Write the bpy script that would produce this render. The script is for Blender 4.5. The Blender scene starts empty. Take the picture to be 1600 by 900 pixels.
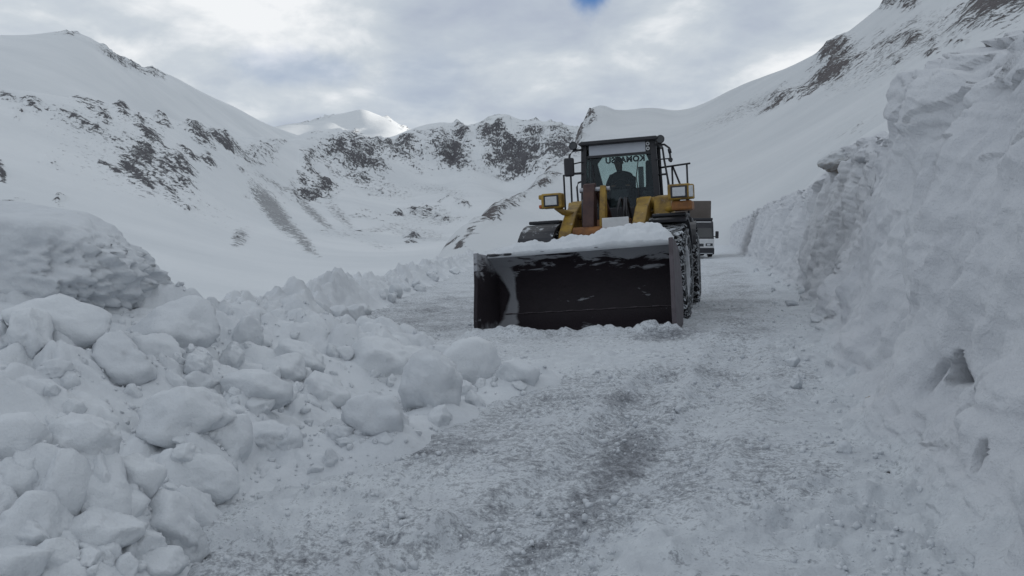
import bpy, bmesh, math, random
import numpy as np
from mathutils import Vector, Matrix, Euler

random.seed(7)
rng = np.random.default_rng(11)
scene = bpy.context.scene
COL = scene.collection
R = math.radians

# ------------------------------------------------------------------ camera
F = 1207.0                       # focal length in photo pixels (1600 wide)
CAMZ = 1.55
PITCH = R(3.575)
cam = bpy.data.cameras.new("camera")
cam.sensor_width = 36.0
cam.lens = F / 1600.0 * 36.0
cam.clip_start = 0.05
cam.clip_end = 20000
camo = bpy.data.objects.new("camera", cam)
camo.location = (0, 0, CAMZ)
camo.rotation_euler = (R(90) - PITCH, 0, 0)
COL.objects.link(camo)
scene.camera = camo

# ------------------------------------------------------------------ sky, sun, exposure
SUN_AZ, SUN_EL = 82.0, 9.5      # degrees clockwise from the view axis, above the horizon
sun_dir = Vector((math.sin(R(SUN_AZ)) * math.cos(R(SUN_EL)), math.cos(R(SUN_AZ)) * math.cos(R(SUN_EL)), math.sin(R(SUN_EL))))
sl = bpy.data.lights.new("sun", 'SUN')
sl.energy = 4.5
sl.angle = R(0.6)
sl.color = (1.0, 0.93, 0.84)
so = bpy.data.objects.new("sun", sl)
so.rotation_euler = sun_dir.to_track_quat('Z', 'Y').to_euler()
so.location = (60, -20, 80)
COL.objects.link(so)

scene.view_settings.view_transform = 'Standard'
scene.view_settings.look = 'None'
scene.view_settings.exposure = 0.10
scene.view_settings.gamma = 1.0
scene.view_settings.use_curve_mapping = False
scene.render.engine = 'CYCLES'
scene.cycles.max_bounces = 6
scene.cycles.diffuse_bounces = 3
scene.cycles.transparent_max_bounces = 12


def raydir(px, py):
    x, y, z = (px - 800) / F, 1.0, (450 - py) / F
    return np.array([x, y * math.cos(PITCH) + z * math.sin(PITCH), -y * math.sin(PITCH) + z * math.cos(PITCH)])


def at(px, py, d):
    """world point seen at a photo pixel, d metres ahead"""
    r = raydir(px, py)
    return np.array([0, 0, CAMZ]) + r * (d / r[1])


def pix(X, Y, Z):
    """photo pixel of world points"""
    z = Z - CAMZ
    yy = Y * math.cos(PITCH) - z * math.sin(PITCH)
    zz = Y * math.sin(PITCH) + z * math.cos(PITCH)
    yy = np.maximum(yy, 1e-3)
    return 800 + F * X / yy, 450 - F * zz / yy


class NB:
    """tiny node-tree helper"""
    def __init__(self, tree):
        self.t = tree
        self.n = tree.nodes
        self.l = tree.links

    def add(self, kind, ins=None, **props):
        nd = self.n.new(kind)
        for k, v in props.items():
            setattr(nd, k, v)
        for k, v in (ins or {}).items():
            if isinstance(v, bpy.types.NodeSocket):
                self.l.new(v, nd.inputs[k])
            else:
                nd.inputs[k].default_value = v
        return nd

    def math(self, op, a, b=0.0, c=None, clamp=False):
        ins = {0: a, 1: b}
        if c is not None:
            ins[2] = c
        return self.add('ShaderNodeMath', ins, operation=op, use_clamp=clamp).outputs[0]

    def noise(self, vec, scale, detail=4.0, rough=0.55, dist=0.0):
        return self.add('ShaderNodeTexNoise', {'Vector': vec, 'Scale': scale, 'Detail': detail, 'Roughness': rough, 'Distortion': dist}).outputs[0]

    def ramp(self, fac, stops, interp='LINEAR'):
        nd = self.add('ShaderNodeValToRGB', {0: fac})
        cr = nd.color_ramp
        cr.interpolation = interp
        while len(cr.elements) < len(stops):
            cr.elements.new(0.5)
        for e, (p, c) in zip(cr.elements, stops):
            e.position = p
            e.color = (c, c, c, 1) if isinstance(c, (int, float)) else tuple(c) + (1,)
        return nd.outputs[0]

    def mix(self, fac, a, b, mode='MIX'):
        nd = self.add('ShaderNodeMix', data_type='RGBA', blend_type=mode)
        for sock, v in ((nd.inputs[0], fac), (nd.inputs[6], a), (nd.inputs[7], b)):
            if isinstance(v, bpy.types.NodeSocket):
                self.l.new(v, sock)
            else:
                sock.default_value = v if isinstance(v, float) else tuple(v) + (1,) if len(v) == 3 else v
        return nd.outputs[2]


world = bpy.data.worlds.new("World")
scene.world = world
world.use_nodes = True
wt = NB(world.node_tree)
wt.n.clear()
tc = wt.add('ShaderNodeTexCoord').outputs['Generated']
sky = wt.add('ShaderNodeTexSky', sky_type='NISHITA', sun_disc=False, sun_elevation=R(SUN_EL), sun_rotation=R(SUN_AZ), altitude=2200.0)
sx = wt.add('ShaderNodeSeparateXYZ', {0: tc})
zz = wt.math('ADD', wt.math('MAXIMUM', sx.outputs[2], 0.0), 0.30)
cv = wt.add('ShaderNodeCombineXYZ', {0: wt.math('DIVIDE', sx.outputs[0], zz), 1: wt.math('DIVIDE', sx.outputs[1], zz), 2: 0.3}).outputs[0]
n1 = wt.noise(cv, 1.7, 6, 0.52, 0.35)
n2 = wt.noise(cv, 4.6, 6, 0.56, 0.3)
n12 = wt.math('ADD', wt.math('MULTIPLY', n1, 0.66), wt.math('MULTIPLY', n2, 0.34))
cloud = wt.ramp(n12, [(0.37, (4.0, 4.5, 5.4)), (0.46, (4.7, 5.25, 5.95)), (0.53, (5.6, 6.1, 6.6)), (0.62, (8.3, 8.5, 8.7))])
# a gap where the blue shows, and a thin spot in the cloud further left
def gap(px, py, wide, tall, thick, reach):
    d0 = Vector(raydir(px, py)).normalized()
    df = wt.add('ShaderNodeVectorMath', {0: tc, 1: tuple(d0)}, operation='SUBTRACT').outputs[0]
    sc_ = wt.add('ShaderNodeVectorMath', {0: df, 1: (1 / wide, 1 / wide, 1 / tall)}, operation='MULTIPLY').outputs[0]
    ln = wt.add('ShaderNodeVectorMath', {0: sc_}, operation='LENGTH').outputs['Value']
    wob = wt.math('ADD', ln, wt.math('MULTIPLY', wt.math('SUBTRACT', wt.noise(tc, 14.0, 4, 0.6), 0.5), reach))
    return wt.math('MULTIPLY', wt.ramp(wob, [(0.25, 1.0), (1.0, 0.0)], 'EASE'), thick)
g1 = gap(922, -12, 0.034, 0.042, 1.0, 1.3)
g2 = gap(470, 105, 0.11, 0.030, 0.26, 1.5)
g3 = gap(650, 125, 0.09, 0.05, 0.10, 1.5)
gg = wt.math('MAXIMUM', wt.math('MAXIMUM', g1, g2), g3)
skyc = wt.mix(0.75, sky.outputs[0], (0.9, 2.1, 4.9))
col = wt.mix(gg, cloud, skyc)
bg = wt.add('ShaderNodeBackground', {0: col, 1: 0.1})
wo = wt.add('ShaderNodeOutputWorld')
wt.l.new(bg.outputs[0], wo.inputs[0])

# ------------------------------------------------------------------ noise
_perm = np.random.default_rng(3).permutation(256)
_perm = np.concatenate([_perm, _perm, _perm])
_g = np.random.default_rng(4).normal(size=(256, 3))
_g /= np.linalg.norm(_g, axis=1)[:, None]


def pnoise(x, y, z=0.0, seed=0):
    x = np.asarray(x, float) + seed * 17.31
    y = np.asarray(y, float) + seed * 9.73
    z = np.zeros_like(x) + z + seed * 5.17
    xi, yi, zi = np.floor(x).astype(int), np.floor(y).astype(int), np.floor(z).astype(int)
    xf, yf, zf = x - xi, y - yi, z - zi
    u, v, w = [t * t * t * (t * (t * 6 - 15) + 10) for t in (xf, yf, zf)]
    xi &= 255; yi &= 255; zi &= 255
    def gr(a, b, c):
        h = _perm[_perm[_perm[(xi + a) & 255] + ((yi + b) & 255)] + ((zi + c) & 255)]
        gg_ = _g[h]
        return gg_[..., 0] * (xf - a) + gg_[..., 1] * (yf - b) + gg_[..., 2] * (zf - c)
    l = lambda a, b, t: a + t * (b - a)
    return 1.5 * l(l(l(gr(0, 0, 0), gr(1, 0, 0), u), l(gr(0, 1, 0), gr(1, 1, 0), u), v),
                   l(l(gr(0, 0, 1), gr(1, 0, 1), u), l(gr(0, 1, 1), gr(1, 1, 1), u), v), w)


def fbm(x, y, z=0.0, o=4, seed=0, gain=0.5):
    s, a = 0.0, 1.0
    for i in range(o):
        s = s + a * pnoise(np.asarray(x) * 2 ** i, np.asarray(y) * 2 ** i, np.asarray(z) * 2 ** i, seed + i)
        a *= gain
    return s


def ridged(x, y, z=0.0, o=4, seed=0):
    s, a = 0.0, 1.0
    for i in range(o):
        s = s + a * (1 - 2 * np.abs(pnoise(np.asarray(x) * 2 ** i, np.asarray(y) * 2 ** i, np.asarray(z) * 2 ** i, seed + i)))
        a *= 0.5
    return s


def lumps(x, y, size, seed=0, fill=1.0):
    """rounded caps of random size scattered over a plane (0..1)"""
    x = np.asarray(x) / size; y = np.asarray(y) / size
    xi, yi = np.floor(x).astype(int), np.floor(y).astype(int)
    out = np.zeros_like(x)
    r2 = np.random.default_rng(100 + seed).random((64, 64, 4))
    for a in (-1, 0, 1):
        for b in (-1, 0, 1):
            q = r2[(xi + a) & 63, (yi + b) & 63]
            cx, cy = xi + a + q[..., 0], yi + b + q[..., 1]
            rad = 0.35 + 0.6 * q[..., 2]
            asp = 0.7 + 0.6 * q[..., 3]
            d2 = ((x - cx) * asp) ** 2 + ((y - cy) / asp) ** 2
            h = rad * np.sqrt(np.maximum(0, 1 - d2 / rad ** 2))
            out = np.maximum(out, np.where(q[..., 3] < fill, h, 0))
    return out


def cells(x, y, size, seed=0):
    """one random height per irregular cell (-1..1): broken faces with sharp steps"""
    x = np.asarray(x) / size; y = np.asarray(y) / size
    xi, yi = np.floor(x).astype(int), np.floor(y).astype(int)
    best = np.full_like(x, 1e9); out = np.zeros_like(x)
    r2 = np.random.default_rng(500 + seed).random((64, 64, 5))
    for a in (-1, 0, 1):
        for b in (-1, 0, 1):
            q = r2[(xi + a) & 63, (yi + b) & 63]
            dx, dy = x - (xi + a + q[..., 0]), y - (yi + b + q[..., 1])
            d = dx * dx + dy * dy
            v = q[..., 2] * 2 - 1 + 1.2 * ((q[..., 3] - 0.5) * dx + (q[..., 4] - 0.5) * dy)
            out = np.where(d < best, v, out); best = np.minimum(best, d)
    return out


def smooth(a, b, x):
    t = np.clip((np.asarray(x, float) - a) / (b - a), 0, 1)
    return t * t * (3 - 2 * t)


def rbf(P, V, c=0.35):
    """smooth surface through scattered values"""
    P = np.asarray(P, float); V = np.asarray(V, float)
    n = len(P)
    D = np.sqrt(((P[:, None] - P[None]) ** 2).sum(-1) + c * c)
    A = np.zeros((n + 3, n + 3))
    A[:n, :n] = -D
    A[:n, n] = 1; A[:n, n + 1:] = P
    A[n, :n] = 1; A[n + 1:, :n] = P.T
    w = np.linalg.solve(A, np.concatenate([V, np.zeros(3)]))
    def f(x, y):
        s = w[n] + w[n + 1] * x + w[n + 2] * y
        for i in range(n):
            s = s - w[i] * np.sqrt((x - P[i, 0]) ** 2 + (y - P[i, 1]) ** 2 + c * c)
        return s
    return f


# ------------------------------------------------------------------ mesh helpers
def grid_obj(name, X, Y, Z, mat, attrs=None):
    n, m = X.shape
    V = np.stack([X, Y, Z], -1).reshape(-1, 3).astype(np.float32)
    i = np.arange((n - 1) * (m - 1))
    a = (i // (m - 1)) * m + i % (m - 1)
    Q = np.stack([a, a + 1, a + m + 1, a + m], -1).astype(np.int32)
    # faces must look up
    p = V[Q[len(Q) // 2]]
    nz = np.cross(p[1] - p[0], p[3] - p[0])[2]
    if nz < 0:
        Q = Q[:, ::-1]
    me = bpy.data.meshes.new(name)
    me.vertices.add(len(V)); me.vertices.foreach_set("co", V.ravel())
    me.loops.add(Q.size); me.loops.foreach_set("vertex_index", np.ascontiguousarray(Q).ravel())
    me.polygons.add(len(Q)); me.polygons.foreach_set("loop_start", np.arange(len(Q), dtype=np.int32) * 4)
    me.polygons.foreach_set("use_smooth", np.ones(len(Q), dtype=bool))
    me.update(calc_edges=True)
    for k, v in (attrs or {}).items():
        at_ = me.attributes.new(k, 'FLOAT', 'POINT')
        at_.data.foreach_set("value", np.asarray(v, np.float32).ravel())
    me.materials.append(mat)
    o = bpy.data.objects.new(name, me)
    COL.objects.link(o)
    return o


def tag(o, label=None, cat=None, group=None, kind=None):
    if label: o["label"] = label
    if cat: o["category"] = cat
    if group: o["group"] = group
    if kind: o["kind"] = kind
    return o


# ------------------------------------------------------------------ materials
def new_mat(name):
    m = bpy.data.materials.new(name)
    m.use_nodes = True
    b = NB(m.node_tree)
    b.n.clear()
    out = b.add('ShaderNodeOutputMaterial')
    p = b.add('ShaderNodeBsdfPrincipled')
    b.l.new(p.outputs[0], out.inputs[0])
    return m, b, p


SNOW = (0.66, 0.685, 0.71)
SNOW_D = (0.575, 0.60, 0.63)
FRESH = (0.72, 0.74, 0.755)
FRESH_D = (0.64, 0.665, 0.685)
ROCK = (0.070, 0.070, 0.080)


def snow_mat(name, bump_scale=14.0, bump=0.35, dirt=0.0, dist=0.03, base=SNOW, base2=SNOW_D):
    m, b, p = new_mat(name)
    co = b.add('ShaderNodeNewGeometry').outputs['Position']
    n_big = b.noise(co, 0.9, 4)
    n_med = b.noise(co, bump_scale, 6, 0.6)
    n_fin = b.noise(co, bump_scale * 5, 3, 0.6)
    c = b.mix(b.ramp(n_big, [(0.35, 0.0), (0.68, 1.0)]), base2, base)
    if dirt:
        c = b.mix(b.math('MULTIPLY', b.ramp(b.noise(co, bump_scale * 1.7, 6, 0.7), [(0.60, 0.0), (0.78, 1.0)]), dirt), c, (0.22, 0.215, 0.21))
    b.l.new(c, p.inputs['Base Color'])
    p.inputs['Roughness'].default_value = 0.75
    p.inputs['Specular IOR Level'].default_value = 0.25
    h = b.math('ADD', b.math('MULTIPLY', n_med, 0.8), b.math('MULTIPLY', n_fin, 0.25))
    bp = b.add('ShaderNodeBump', {'Strength': bump, 'Distance': dist, 'Height': h})
    b.l.new(bp.outputs[0], p.inputs['Normal'])
    return m


def mountain_mat(name, scale, rock=ROCK, rock2=(0.17, 0.165, 0.175), fresh=1.0):
    m, b, p = new_mat(name)
    co = b.add('ShaderNodeTexCoord').outputs['Object']
    at_ = b.add('ShaderNodeAttribute', attribute_name='rock').outputs['Fac']
    scree = b.add('ShaderNodeAttribute', attribute_name='scree').outputs['Fac']
    nrm = b.add('ShaderNodeSeparateXYZ', {0: b.add('ShaderNodeNewGeometry').outputs['Normal']}).outputs[2]
    mp = b.add('ShaderNodeMapping', {0: co, 'Scale': (1.0, 1.0, 0.55)}).outputs[0]
    n1_ = b.noise(mp, scale, 7, 0.66, 0.4)
    n2_ = b.noise(co, scale * 5, 6, 0.7)
    n3_ = b.noise(b.add('ShaderNodeMapping', {0: co, 'Rotation': (0, 0, 0.5), 'Scale': (1.5, 0.7, 0.45)}).outputs[0], scale * 11, 5, 0.7)
    nn = b.math('ADD', b.math('ADD', b.math('MULTIPLY', n1_, 0.34), b.math('MULTIPLY', n2_, 0.34)), b.math('MULTIPLY', n3_, 0.32))
    # rock where the ground is bare and steep, snow kept on ledges
    v = b.math('ADD', b.math('MULTIPLY', b.math('SUBTRACT', nn, 0.5), 6.5), b.math('MULTIPLY', at_, 0.66))
    v = b.math('SUBTRACT', v, b.math('MULTIPLY', b.math('SUBTRACT', nrm, 0.72), 0.55))
    rk = b.ramp(v, [(0.34, 0.0), (0.60, 1.0)])
    rk = b.math('MULTIPLY', rk, b.ramp(at_, [(0.04, 0.0), (0.2, 1.0)]))
    sp = b.math('ADD', b.noise(co, scale * 9, 3, 0.7), b.math('MULTIPLY', b.math('SUBTRACT', scree, 0.5), 0.42))
    rs = b.math('MULTIPLY', b.ramp(sp, [(0.52, 0.0), (0.64, 1.0)]), b.math('MULTIPLY', b.ramp(scree, [(0.03, 0.0), (0.4, 1.0)]), 0.62))
    rk = b.math('MAXIMUM', rk, rs)
    rc = b.mix(b.noise(co, scale * 2.2, 5, 0.7), rock, rock2)
    wind = b.noise(b.add('ShaderNodeMapping', {0: co, 'Scale': (0.5, 1.3, 1.0)}).outputs[0], scale * 0.35, 5, 0.6)
    sc_ = b.mix(b.ramp(wind, [(0.35, 0.0), (0.65, 1.0)]), tuple(q * fresh for q in FRESH_D), tuple(q * fresh for q in FRESH))
    b.l.new(b.mix(rk, sc_, rc), p.inputs['Base Color'])
    p.inputs['Roughness'].default_value = 0.8
    p.inputs['Specular IOR Level'].default_value = 0.2
    bh = b.math('ADD', b.math('MULTIPLY', n2_, b.math('ADD', b.math('MULTIPLY', rk, 1.0), 0.12)), b.math('MULTIPLY', wind, 0.5))
    bp = b.add('ShaderNodeBump', {'Strength': 0.8, 'Distance': 0.6 / scale * 0.2, 'Height': bh})
    b.l.new(bp.outputs[0], p.inputs['Normal'])
    return m


# ------------------------------------------------------------------ mountains
def px_ctrl(px, py, r):
    d = raydir(px, py)
    h = math.hypot(d[0], d[1])
    return (math.degrees(math.atan2(d[0], d[1])) / 10.0, 2.0 * math.log(r)), d[2] / h


def ang_ctrl(beta, elev, r):
    return (beta / 10.0, 2.0 * math.log(r)), math.tan(R(elev))


def blobmask(PX, PY, blobs):
    m = np.zeros_like(PX)
    for cx, cy, rx, ry, ang, s in blobs:
        a = R(ang)
        dx, dy = PX - cx, PY - cy
        u = (dx * math.cos(a) + dy * math.sin(a)) / rx
        v = (-dx * math.sin(a) + dy * math.cos(a)) / ry
        q = u * u + v * v
        m = np.maximum(m, s * np.exp(-(q ** 1.25) * 0.55))
    return m


def mountain(name, ctrl, b0, b1, nb, r0, r1, nr, mat, rocks=(), scree=(), rough=0.010, amp_rock=0.0075, seed=0, c=0.35, nsc=0.012):
    f = rbf([q[0] for q in ctrl], [q[1] for q in ctrl], c)
    B, Lr = np.meshgrid(np.linspace(b0, b1, nb), np.linspace(math.log(r0), math.log(r1), nr))
    T = f(B / 10.0, 2.0 * Lr)
    r = np.exp(Lr)
    X, Y = r * np.sin(np.radians(B)), r * np.cos(np.radians(B))
    Z = CAMZ + r * T
    PX, PY = pix(X, Y, Z)
    jx = 9 * fbm(X * nsc * 3, Y * nsc * 3, Z * nsc * 3, 4, seed + 40, 0.65); jy = 8 * fbm(X * nsc * 3, Y * nsc * 3, Z * nsc * 3, 4, seed + 47, 0.65)
    rk = blobmask(PX + jx, PY + jy, rocks) if rocks else np.zeros_like(X)
    sc_ = blobmask(PX, PY, scree) if scree else np.zeros_like(X)
    near = smooth(r0 * 1.0, r0 * 2.5, r)
    Z = Z + near * r * (0.5 * rough * fbm(X * nsc * 0.35, Y * nsc * 0.35, 0, 3, seed) + rough * 0.25 * fbm(X * nsc * 1.5, Y * nsc * 1.5, 0, 4, seed + 5))
    Z = Z + r * amp_rock * smooth(0.1, 0.8, rk) * (ridged(X * nsc * 4.0, Y * nsc * 2.2, Z * nsc * 2, 5, seed + 9) - 0.6)
    Z = Z + r * 0.0016 * smooth(0.05, 0.6, sc_) * fbm(X * nsc * 9, Y * nsc * 9, 0, 3, seed + 20)
    o = grid_obj(name, X, Y, Z, mat, {'rock': rk, 'scree': sc_})
    tag(o, kind='structure')
    return o


M_MT = mountain_mat('snowy_mountain', 0.045)
M_MTR = mountain_mat('snowy_mountain_brown', 0.055, (0.085, 0.075, 0.078), (0.16, 0.145, 0.145), 0.87)
M_FAR = mountain_mat('far_snow', 0.012)

C = []
def add(*pts):
    for q in pts: C.append(px_ctrl(*q))
for x in (-500, -300, 0, 300, 600, 800, 1000):
    add((x, 640, 36), (x, 520, 95))
add((-500, 430, 170), (-500, 200, 330), (-500, 100, 420), (-500, 130, 520),
    (-300, 430, 170), (-300, 230, 330), (-300, 115, 430), (-300, 135, 520), (-300, 190, 650),
    (0, 440, 170), (0, 330, 260), (0, 255, 330), (0, 137, 450), (0, 152, 520), (0, 200, 650),
    (130, 455, 160), (130, 365, 240), (130, 250, 360), (130, 152, 480), (130, 170, 560), (130, 220, 700),
    (250, 470, 150), (250, 400, 220), (250, 290, 360), (250, 178, 540), (250, 195, 620), (250, 240, 760),
    (340, 470, 150), (340, 405, 240), (340, 310, 390), (340, 203, 620), (340, 218, 700), (340, 260, 860),
    (430, 480, 150), (430, 410, 260), (430, 330, 420), (430, 222, 720), (430, 237, 800), (430, 270, 950),
    (480, 312, 560), (480, 250, 680), (480, 214, 770), (480, 235, 880),
    (530, 440, 200), (530, 390, 330), (530, 335, 500), (530, 302, 620), (530, 275, 690), (530, 211, 790), (530, 235, 900), (530, 270, 1050),
    (640, 425, 220), (640, 392, 340), (640, 352, 520), (640, 305, 680), (640, 262, 760), (640, 207, 840), (640, 230, 950), (640, 270, 1100),
    (700, 405, 260), (700, 378, 380), (700, 343, 550), (700, 290, 720), (700, 258, 775), (700, 199, 845), (700, 225, 960),
    (745, 195, 850), (745, 255, 775), (770, 382, 330), (770, 345, 520), (770, 295, 710), (770, 262, 775), (770, 187, 850), (770, 215, 960), (770, 270, 1100),
    (810, 193, 850), (850, 378, 350), (850, 340, 520), (850, 275, 740), (850, 195, 850), (850, 222, 960),
    (900, 375, 350), (900, 260, 760), (900, 200, 850), (900, 235, 980),
    (1000, 365, 400), (1000, 255, 800), (1000, 212, 880), (1000, 250, 1000))
rocks_A = [(550, 246, 42, 24, 32, 1.0), (585, 245, 22, 26, 40, 0.9), (520, 232, 20, 12, 10, 0.55), (618, 236, 40, 10, 28, 0.75), (640, 228, 14, 20, 40, 0.8),
           (660, 232, 16, 14, 30, 0.7), (705, 235, 30, 26, 25, 1.05), (722, 205, 16, 10, 0, 0.8), (770, 200, 20, 14, -20, 0.85), (770, 222, 22, 18, 0, 0.9),
           (805, 245, 42, 20, 6, 1.25), (795, 222, 26, 14, 0, 0.9), (835, 212, 20, 22, 20, 0.85), (872, 225, 22, 26, -20, 0.95), (880, 250, 12, 24, 20, 0.9),
           (860, 203, 40, 6, 4, 0.7), (480, 262, 12, 22, 5, 0.62), (487, 296, 30, 11, 0, 1.0), (470, 280, 14, 10, 0, 0.6),
           (52, 158, 16, 10, 35, 0.95), (8, 148, 12, 6, 20, 0.75), (110, 184, 32, 14, 30, 0.7), (145, 163, 30, 9, 20, 0.62), (155, 190, 14, 12, 40, 0.8),
           (195, 172, 22, 7, 30, 0.8), (215, 180, 14, 7, 35, 0.9), (250, 186, 12, 9, 30, 0.95), (190, 212, 26, 12, 30, 0.55), (235, 212, 18, 10, 40, 0.9),
           (222, 232, 22, 12, 45, 0.9), (217, 258, 17, 30, -30, 1.0), (262, 280, 30, 16, 35, 0.8), (285, 255, 20, 8, 45, 0.9), (262, 250, 22, 12, 45, 0.6), (270, 296, 14, 5, 10, 1.0),
           (310, 203, 26, 9, 32, 0.95), (345, 215, 30, 8, 33, 0.95), (365, 226, 9, 7, 40, 1.0), (295, 232, 16, 5, 40, 0.75), (320, 245, 16, 5, 40, 0.75),
           (400, 235, 22, 8, 30, 0.55), (385, 250, 8, 10, 0, 0.5), (160, 250, 10, 5, 20, 0.8), (180, 265, 14, 7, 30, 0.8), (30, 177, 8, 4, 10, 0.8), (0, 262, 7, 15, -10, 1.0),
           (80, 250, 14, 5, 20, 0.55), (100, 312, 10, 4, 0, 0.9), (15, 318, 20, 6, 0, 0.5), (293, 323, 10, 5, 15, 0.75), (305, 312, 18, 6, 20, 0.45), (372, 372, 8, 12, 20, 0.45),
           (410, 232, 16, 8, 30, 0.6), (430, 225, 14, 6, 0, 0.5),
           (622, 334, 7, 5, 0, 1.0), (667, 333, 26, 7, 8, 0.95), (690, 342, 30, 4, 10, 0.6), (700, 313, 6, 5, 0, 0.9), (720, 318, 7, 6, 40, 0.8), (643, 375, 8, 4, 0, 1.0),
           (600, 303, 24, 3, 5, 0.5), (580, 333, 26, 3, 8, 0.5), (387, 297, 5, 3, 0, 0.9)]
scree_A = [(428, 325, 50, 13, 52, 1.0), (470, 372, 40, 9, 50, 0.8), (490, 330, 46, 7, 42, 0.75), (430, 285, 40, 5, 30, 0.6), (530, 332, 34, 8, 45, 0.6),
           (590, 355, 60, 5, -6, 0.5), (655, 365, 50, 10, 10, 0.5), (540, 365, 60, 10, 10, 0.4), (600, 300, 60, 14, 10, 0.42), (690, 300, 60, 12, 10, 0.4), (670, 340, 60, 18, 0, 0.42),
           (375, 372, 12, 16, 20, 0.7), (190, 240, 130, 60, 25, 0.35), (590, 385, 40, 10, 20, 0.4), (330, 330, 60, 30, 25, 0.28)]
mountain('valley_slope', C, -46, 11, 470, 36, 1150, 300, M_MT, rocks_A, scree_A, seed=1)

C = []
ridge = [(-600, 70, 780), (-300, 60, 780), (0, 53, 780), (60, 52, 780), (110, 50, 790), (140, 59, 800), (190, 91, 850), (240, 109, 900), (300, 136, 950), (360, 165, 1020), (420, 195, 1100), (470, 213, 1150), (560, 245, 1200)]
for (x, y, r) in ridge:
    add((x, y, r), (x, y + 26, r * 1.18), (x, y + 70, r * 1.5))
add((-600, 160, 440), (-300, 155, 470), (0, 170, 500), (120, 185, 520), (250, 212, 580), (350, 235, 660), (430, 250, 760), (500, 270, 900),
    (-300, 105, 600), (0, 105, 610), (150, 125, 660), (300, 183, 770), (390, 205, 900),
    (-300, 200, 400), (0, 210, 420), (150, 240, 420), (250, 270, 430), (350, 320, 430), (430, 350, 430), (520, 360, 430), (620, 360, 430), (560, 330, 700))
rocks_B = [(178, 84, 26, 3, 32, 0.55), (205, 100, 20, 4, 30, 0.6), (240, 112, 16, 3, 25, 0.5), (110, 51, 20, 2, 0, 0.5)]
scree_B = [(180, 88, 50, 8, 32, 0.5)]
mountain('mountain_left', C, -52, -11, 260, 430, 1700, 150, M_MT, rocks_B, scree_B, rough=0.006, seed=2)

C = []
ridge = [(100, 225, 2500), (200, 218, 2500), (300, 212, 2500), (400, 204, 2500), (470, 193, 2500), (500, 189, 2500), (530, 183, 2500), (550, 179, 2500), (565, 175, 2500), (580, 178, 2495), (600, 185, 2480), (620, 193, 2465), (640, 205, 2450), (700, 224, 2400), (800, 245, 2400)]
for (x, y, r) in ridge:
    add((x, y, r), (x, y + 14, r * 1.15), (x, y + 40, r * 1.5))
add((100, 250, 1900), (300, 246, 1900), (420, 226, 2050), (440, 212, 2250), (480, 212, 2250), (530, 205, 2250), (565, 188, 2400), (540, 197, 2380), (560, 205, 2280), (590, 190, 2390), (600, 210, 2150), (640, 222, 2150), (700, 240, 2000), (800, 255, 2000), (500, 235, 1900), (600, 240, 1850))
mountain('far_peak', C, -32, 4, 240, 1850, 3400, 110, M_FAR, [(600, 178, 14, 2, 25, 0.6), (500, 184, 30, 2, -18, 0.5), (640, 204, 12, 2, 25, 0.6), (555, 212, 8, 4, -40, 0.55)], (), rough=0.004, seed=3, c=0.2, nsc=0.005)

C = []
edge = [(660, 412, 75), (690, 395, 105), (725, 372, 145), (760, 342, 210), (800, 312, 280), (830, 290, 340), (860, 266, 420), (890, 243, 500), (905, 206, 555), (920, 180, 590), (935, 170, 610), (1000, 168, 630), (1060, 170, 640)]
for (x, y, r) in edge:
    add((x, y, r), (x - 4, y + 24, r * 1.16), (x - 4, y + 75, r * 1.5))
for (x, y, r) in [(1085, 165, 640), (1150, 135, 620), (1290, 76, 570), (1390, 0, 540), (1500, -85, 530)]:
    add((x, y, r), (x, y + 26, r * 1.2), (x, y + 70, r * 1.55))
add((945, 177, 540), (945, 178, 680), (970, 176, 570), (970, 177, 680), (1000, 178, 560), (1000, 177, 690), (1030, 177, 580), (1030, 176, 690), (950, 205, 500), (1000, 205, 500),
    (660, 450, 50), (700, 425, 60), (760, 405, 80), (760, 380, 140), (830, 335, 220), (830, 372, 120), (830, 398, 70), (900, 300, 300), (900, 350, 160), (900, 388, 80),
    (1000, 235, 430), (1000, 305, 220), (1000, 352, 110), (1000, 385, 62), (1060, 225, 420), (1060, 310, 190), (1060, 380, 90), (1100, 300, 190), (1100, 385, 85),
    (1150, 225, 330), (1150, 300, 150), (1150, 388, 72), (1150, 430, 48), (1190, 400, 50), (1190, 360, 80), (1290, 160, 300), (1290, 230, 120), (1290, 262, 60), (1290, 285, 38),
    (1450, 60, 300), (1450, 130, 120), (1450, 175, 50), (1450, 215, 26), (1600, -60, 330), (1600, 60, 100), (1600, 120, 45), (1600, 190, 22))
add((660, 540, 34), (760, 520, 34), (900, 500, 34), (1000, 490, 34), (1000, 430, 50), (1060, 500, 34), (1060, 425, 52), (1100, 440, 46), (1100, 500, 32), (1150, 500, 28), (1150, 440, 38),
    (660, 700, 20), (800, 680, 20), (900, 660, 20), (1000, 640, 20), (1100, 620, 20), (1200, 560, 20), (1230, 440, 27), (1230, 385, 36), (1230, 330, 60), (1290, 400, 20), (1290, 330, 26), (1400, 300, 18))
for b_, e_, r_ in [(45, 24, 1150), (60, 27, 1150), (80, 28, 1100), (100, 27, 1000), (125, 24, 900), (150, 20, 800)]:  # unseen heights beyond the frame, raised to keep the sun off the valley
    C.append(ang_ctrl(b_, e_, r_)); C.append(ang_ctrl(b_, e_ - 2.5, r_ * 1.2)); C.append(ang_ctrl(b_, e_ - 7, r_ * 1.55))
    C.append(ang_ctrl(b_, e_ * 0.85, 480)); C.append(ang_ctrl(b_, e_ * 0.55, 150)); C.append(ang_ctrl(b_, e_ * 0.4, 55)); C.append(ang_ctrl(b_, 8, 22))
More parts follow.
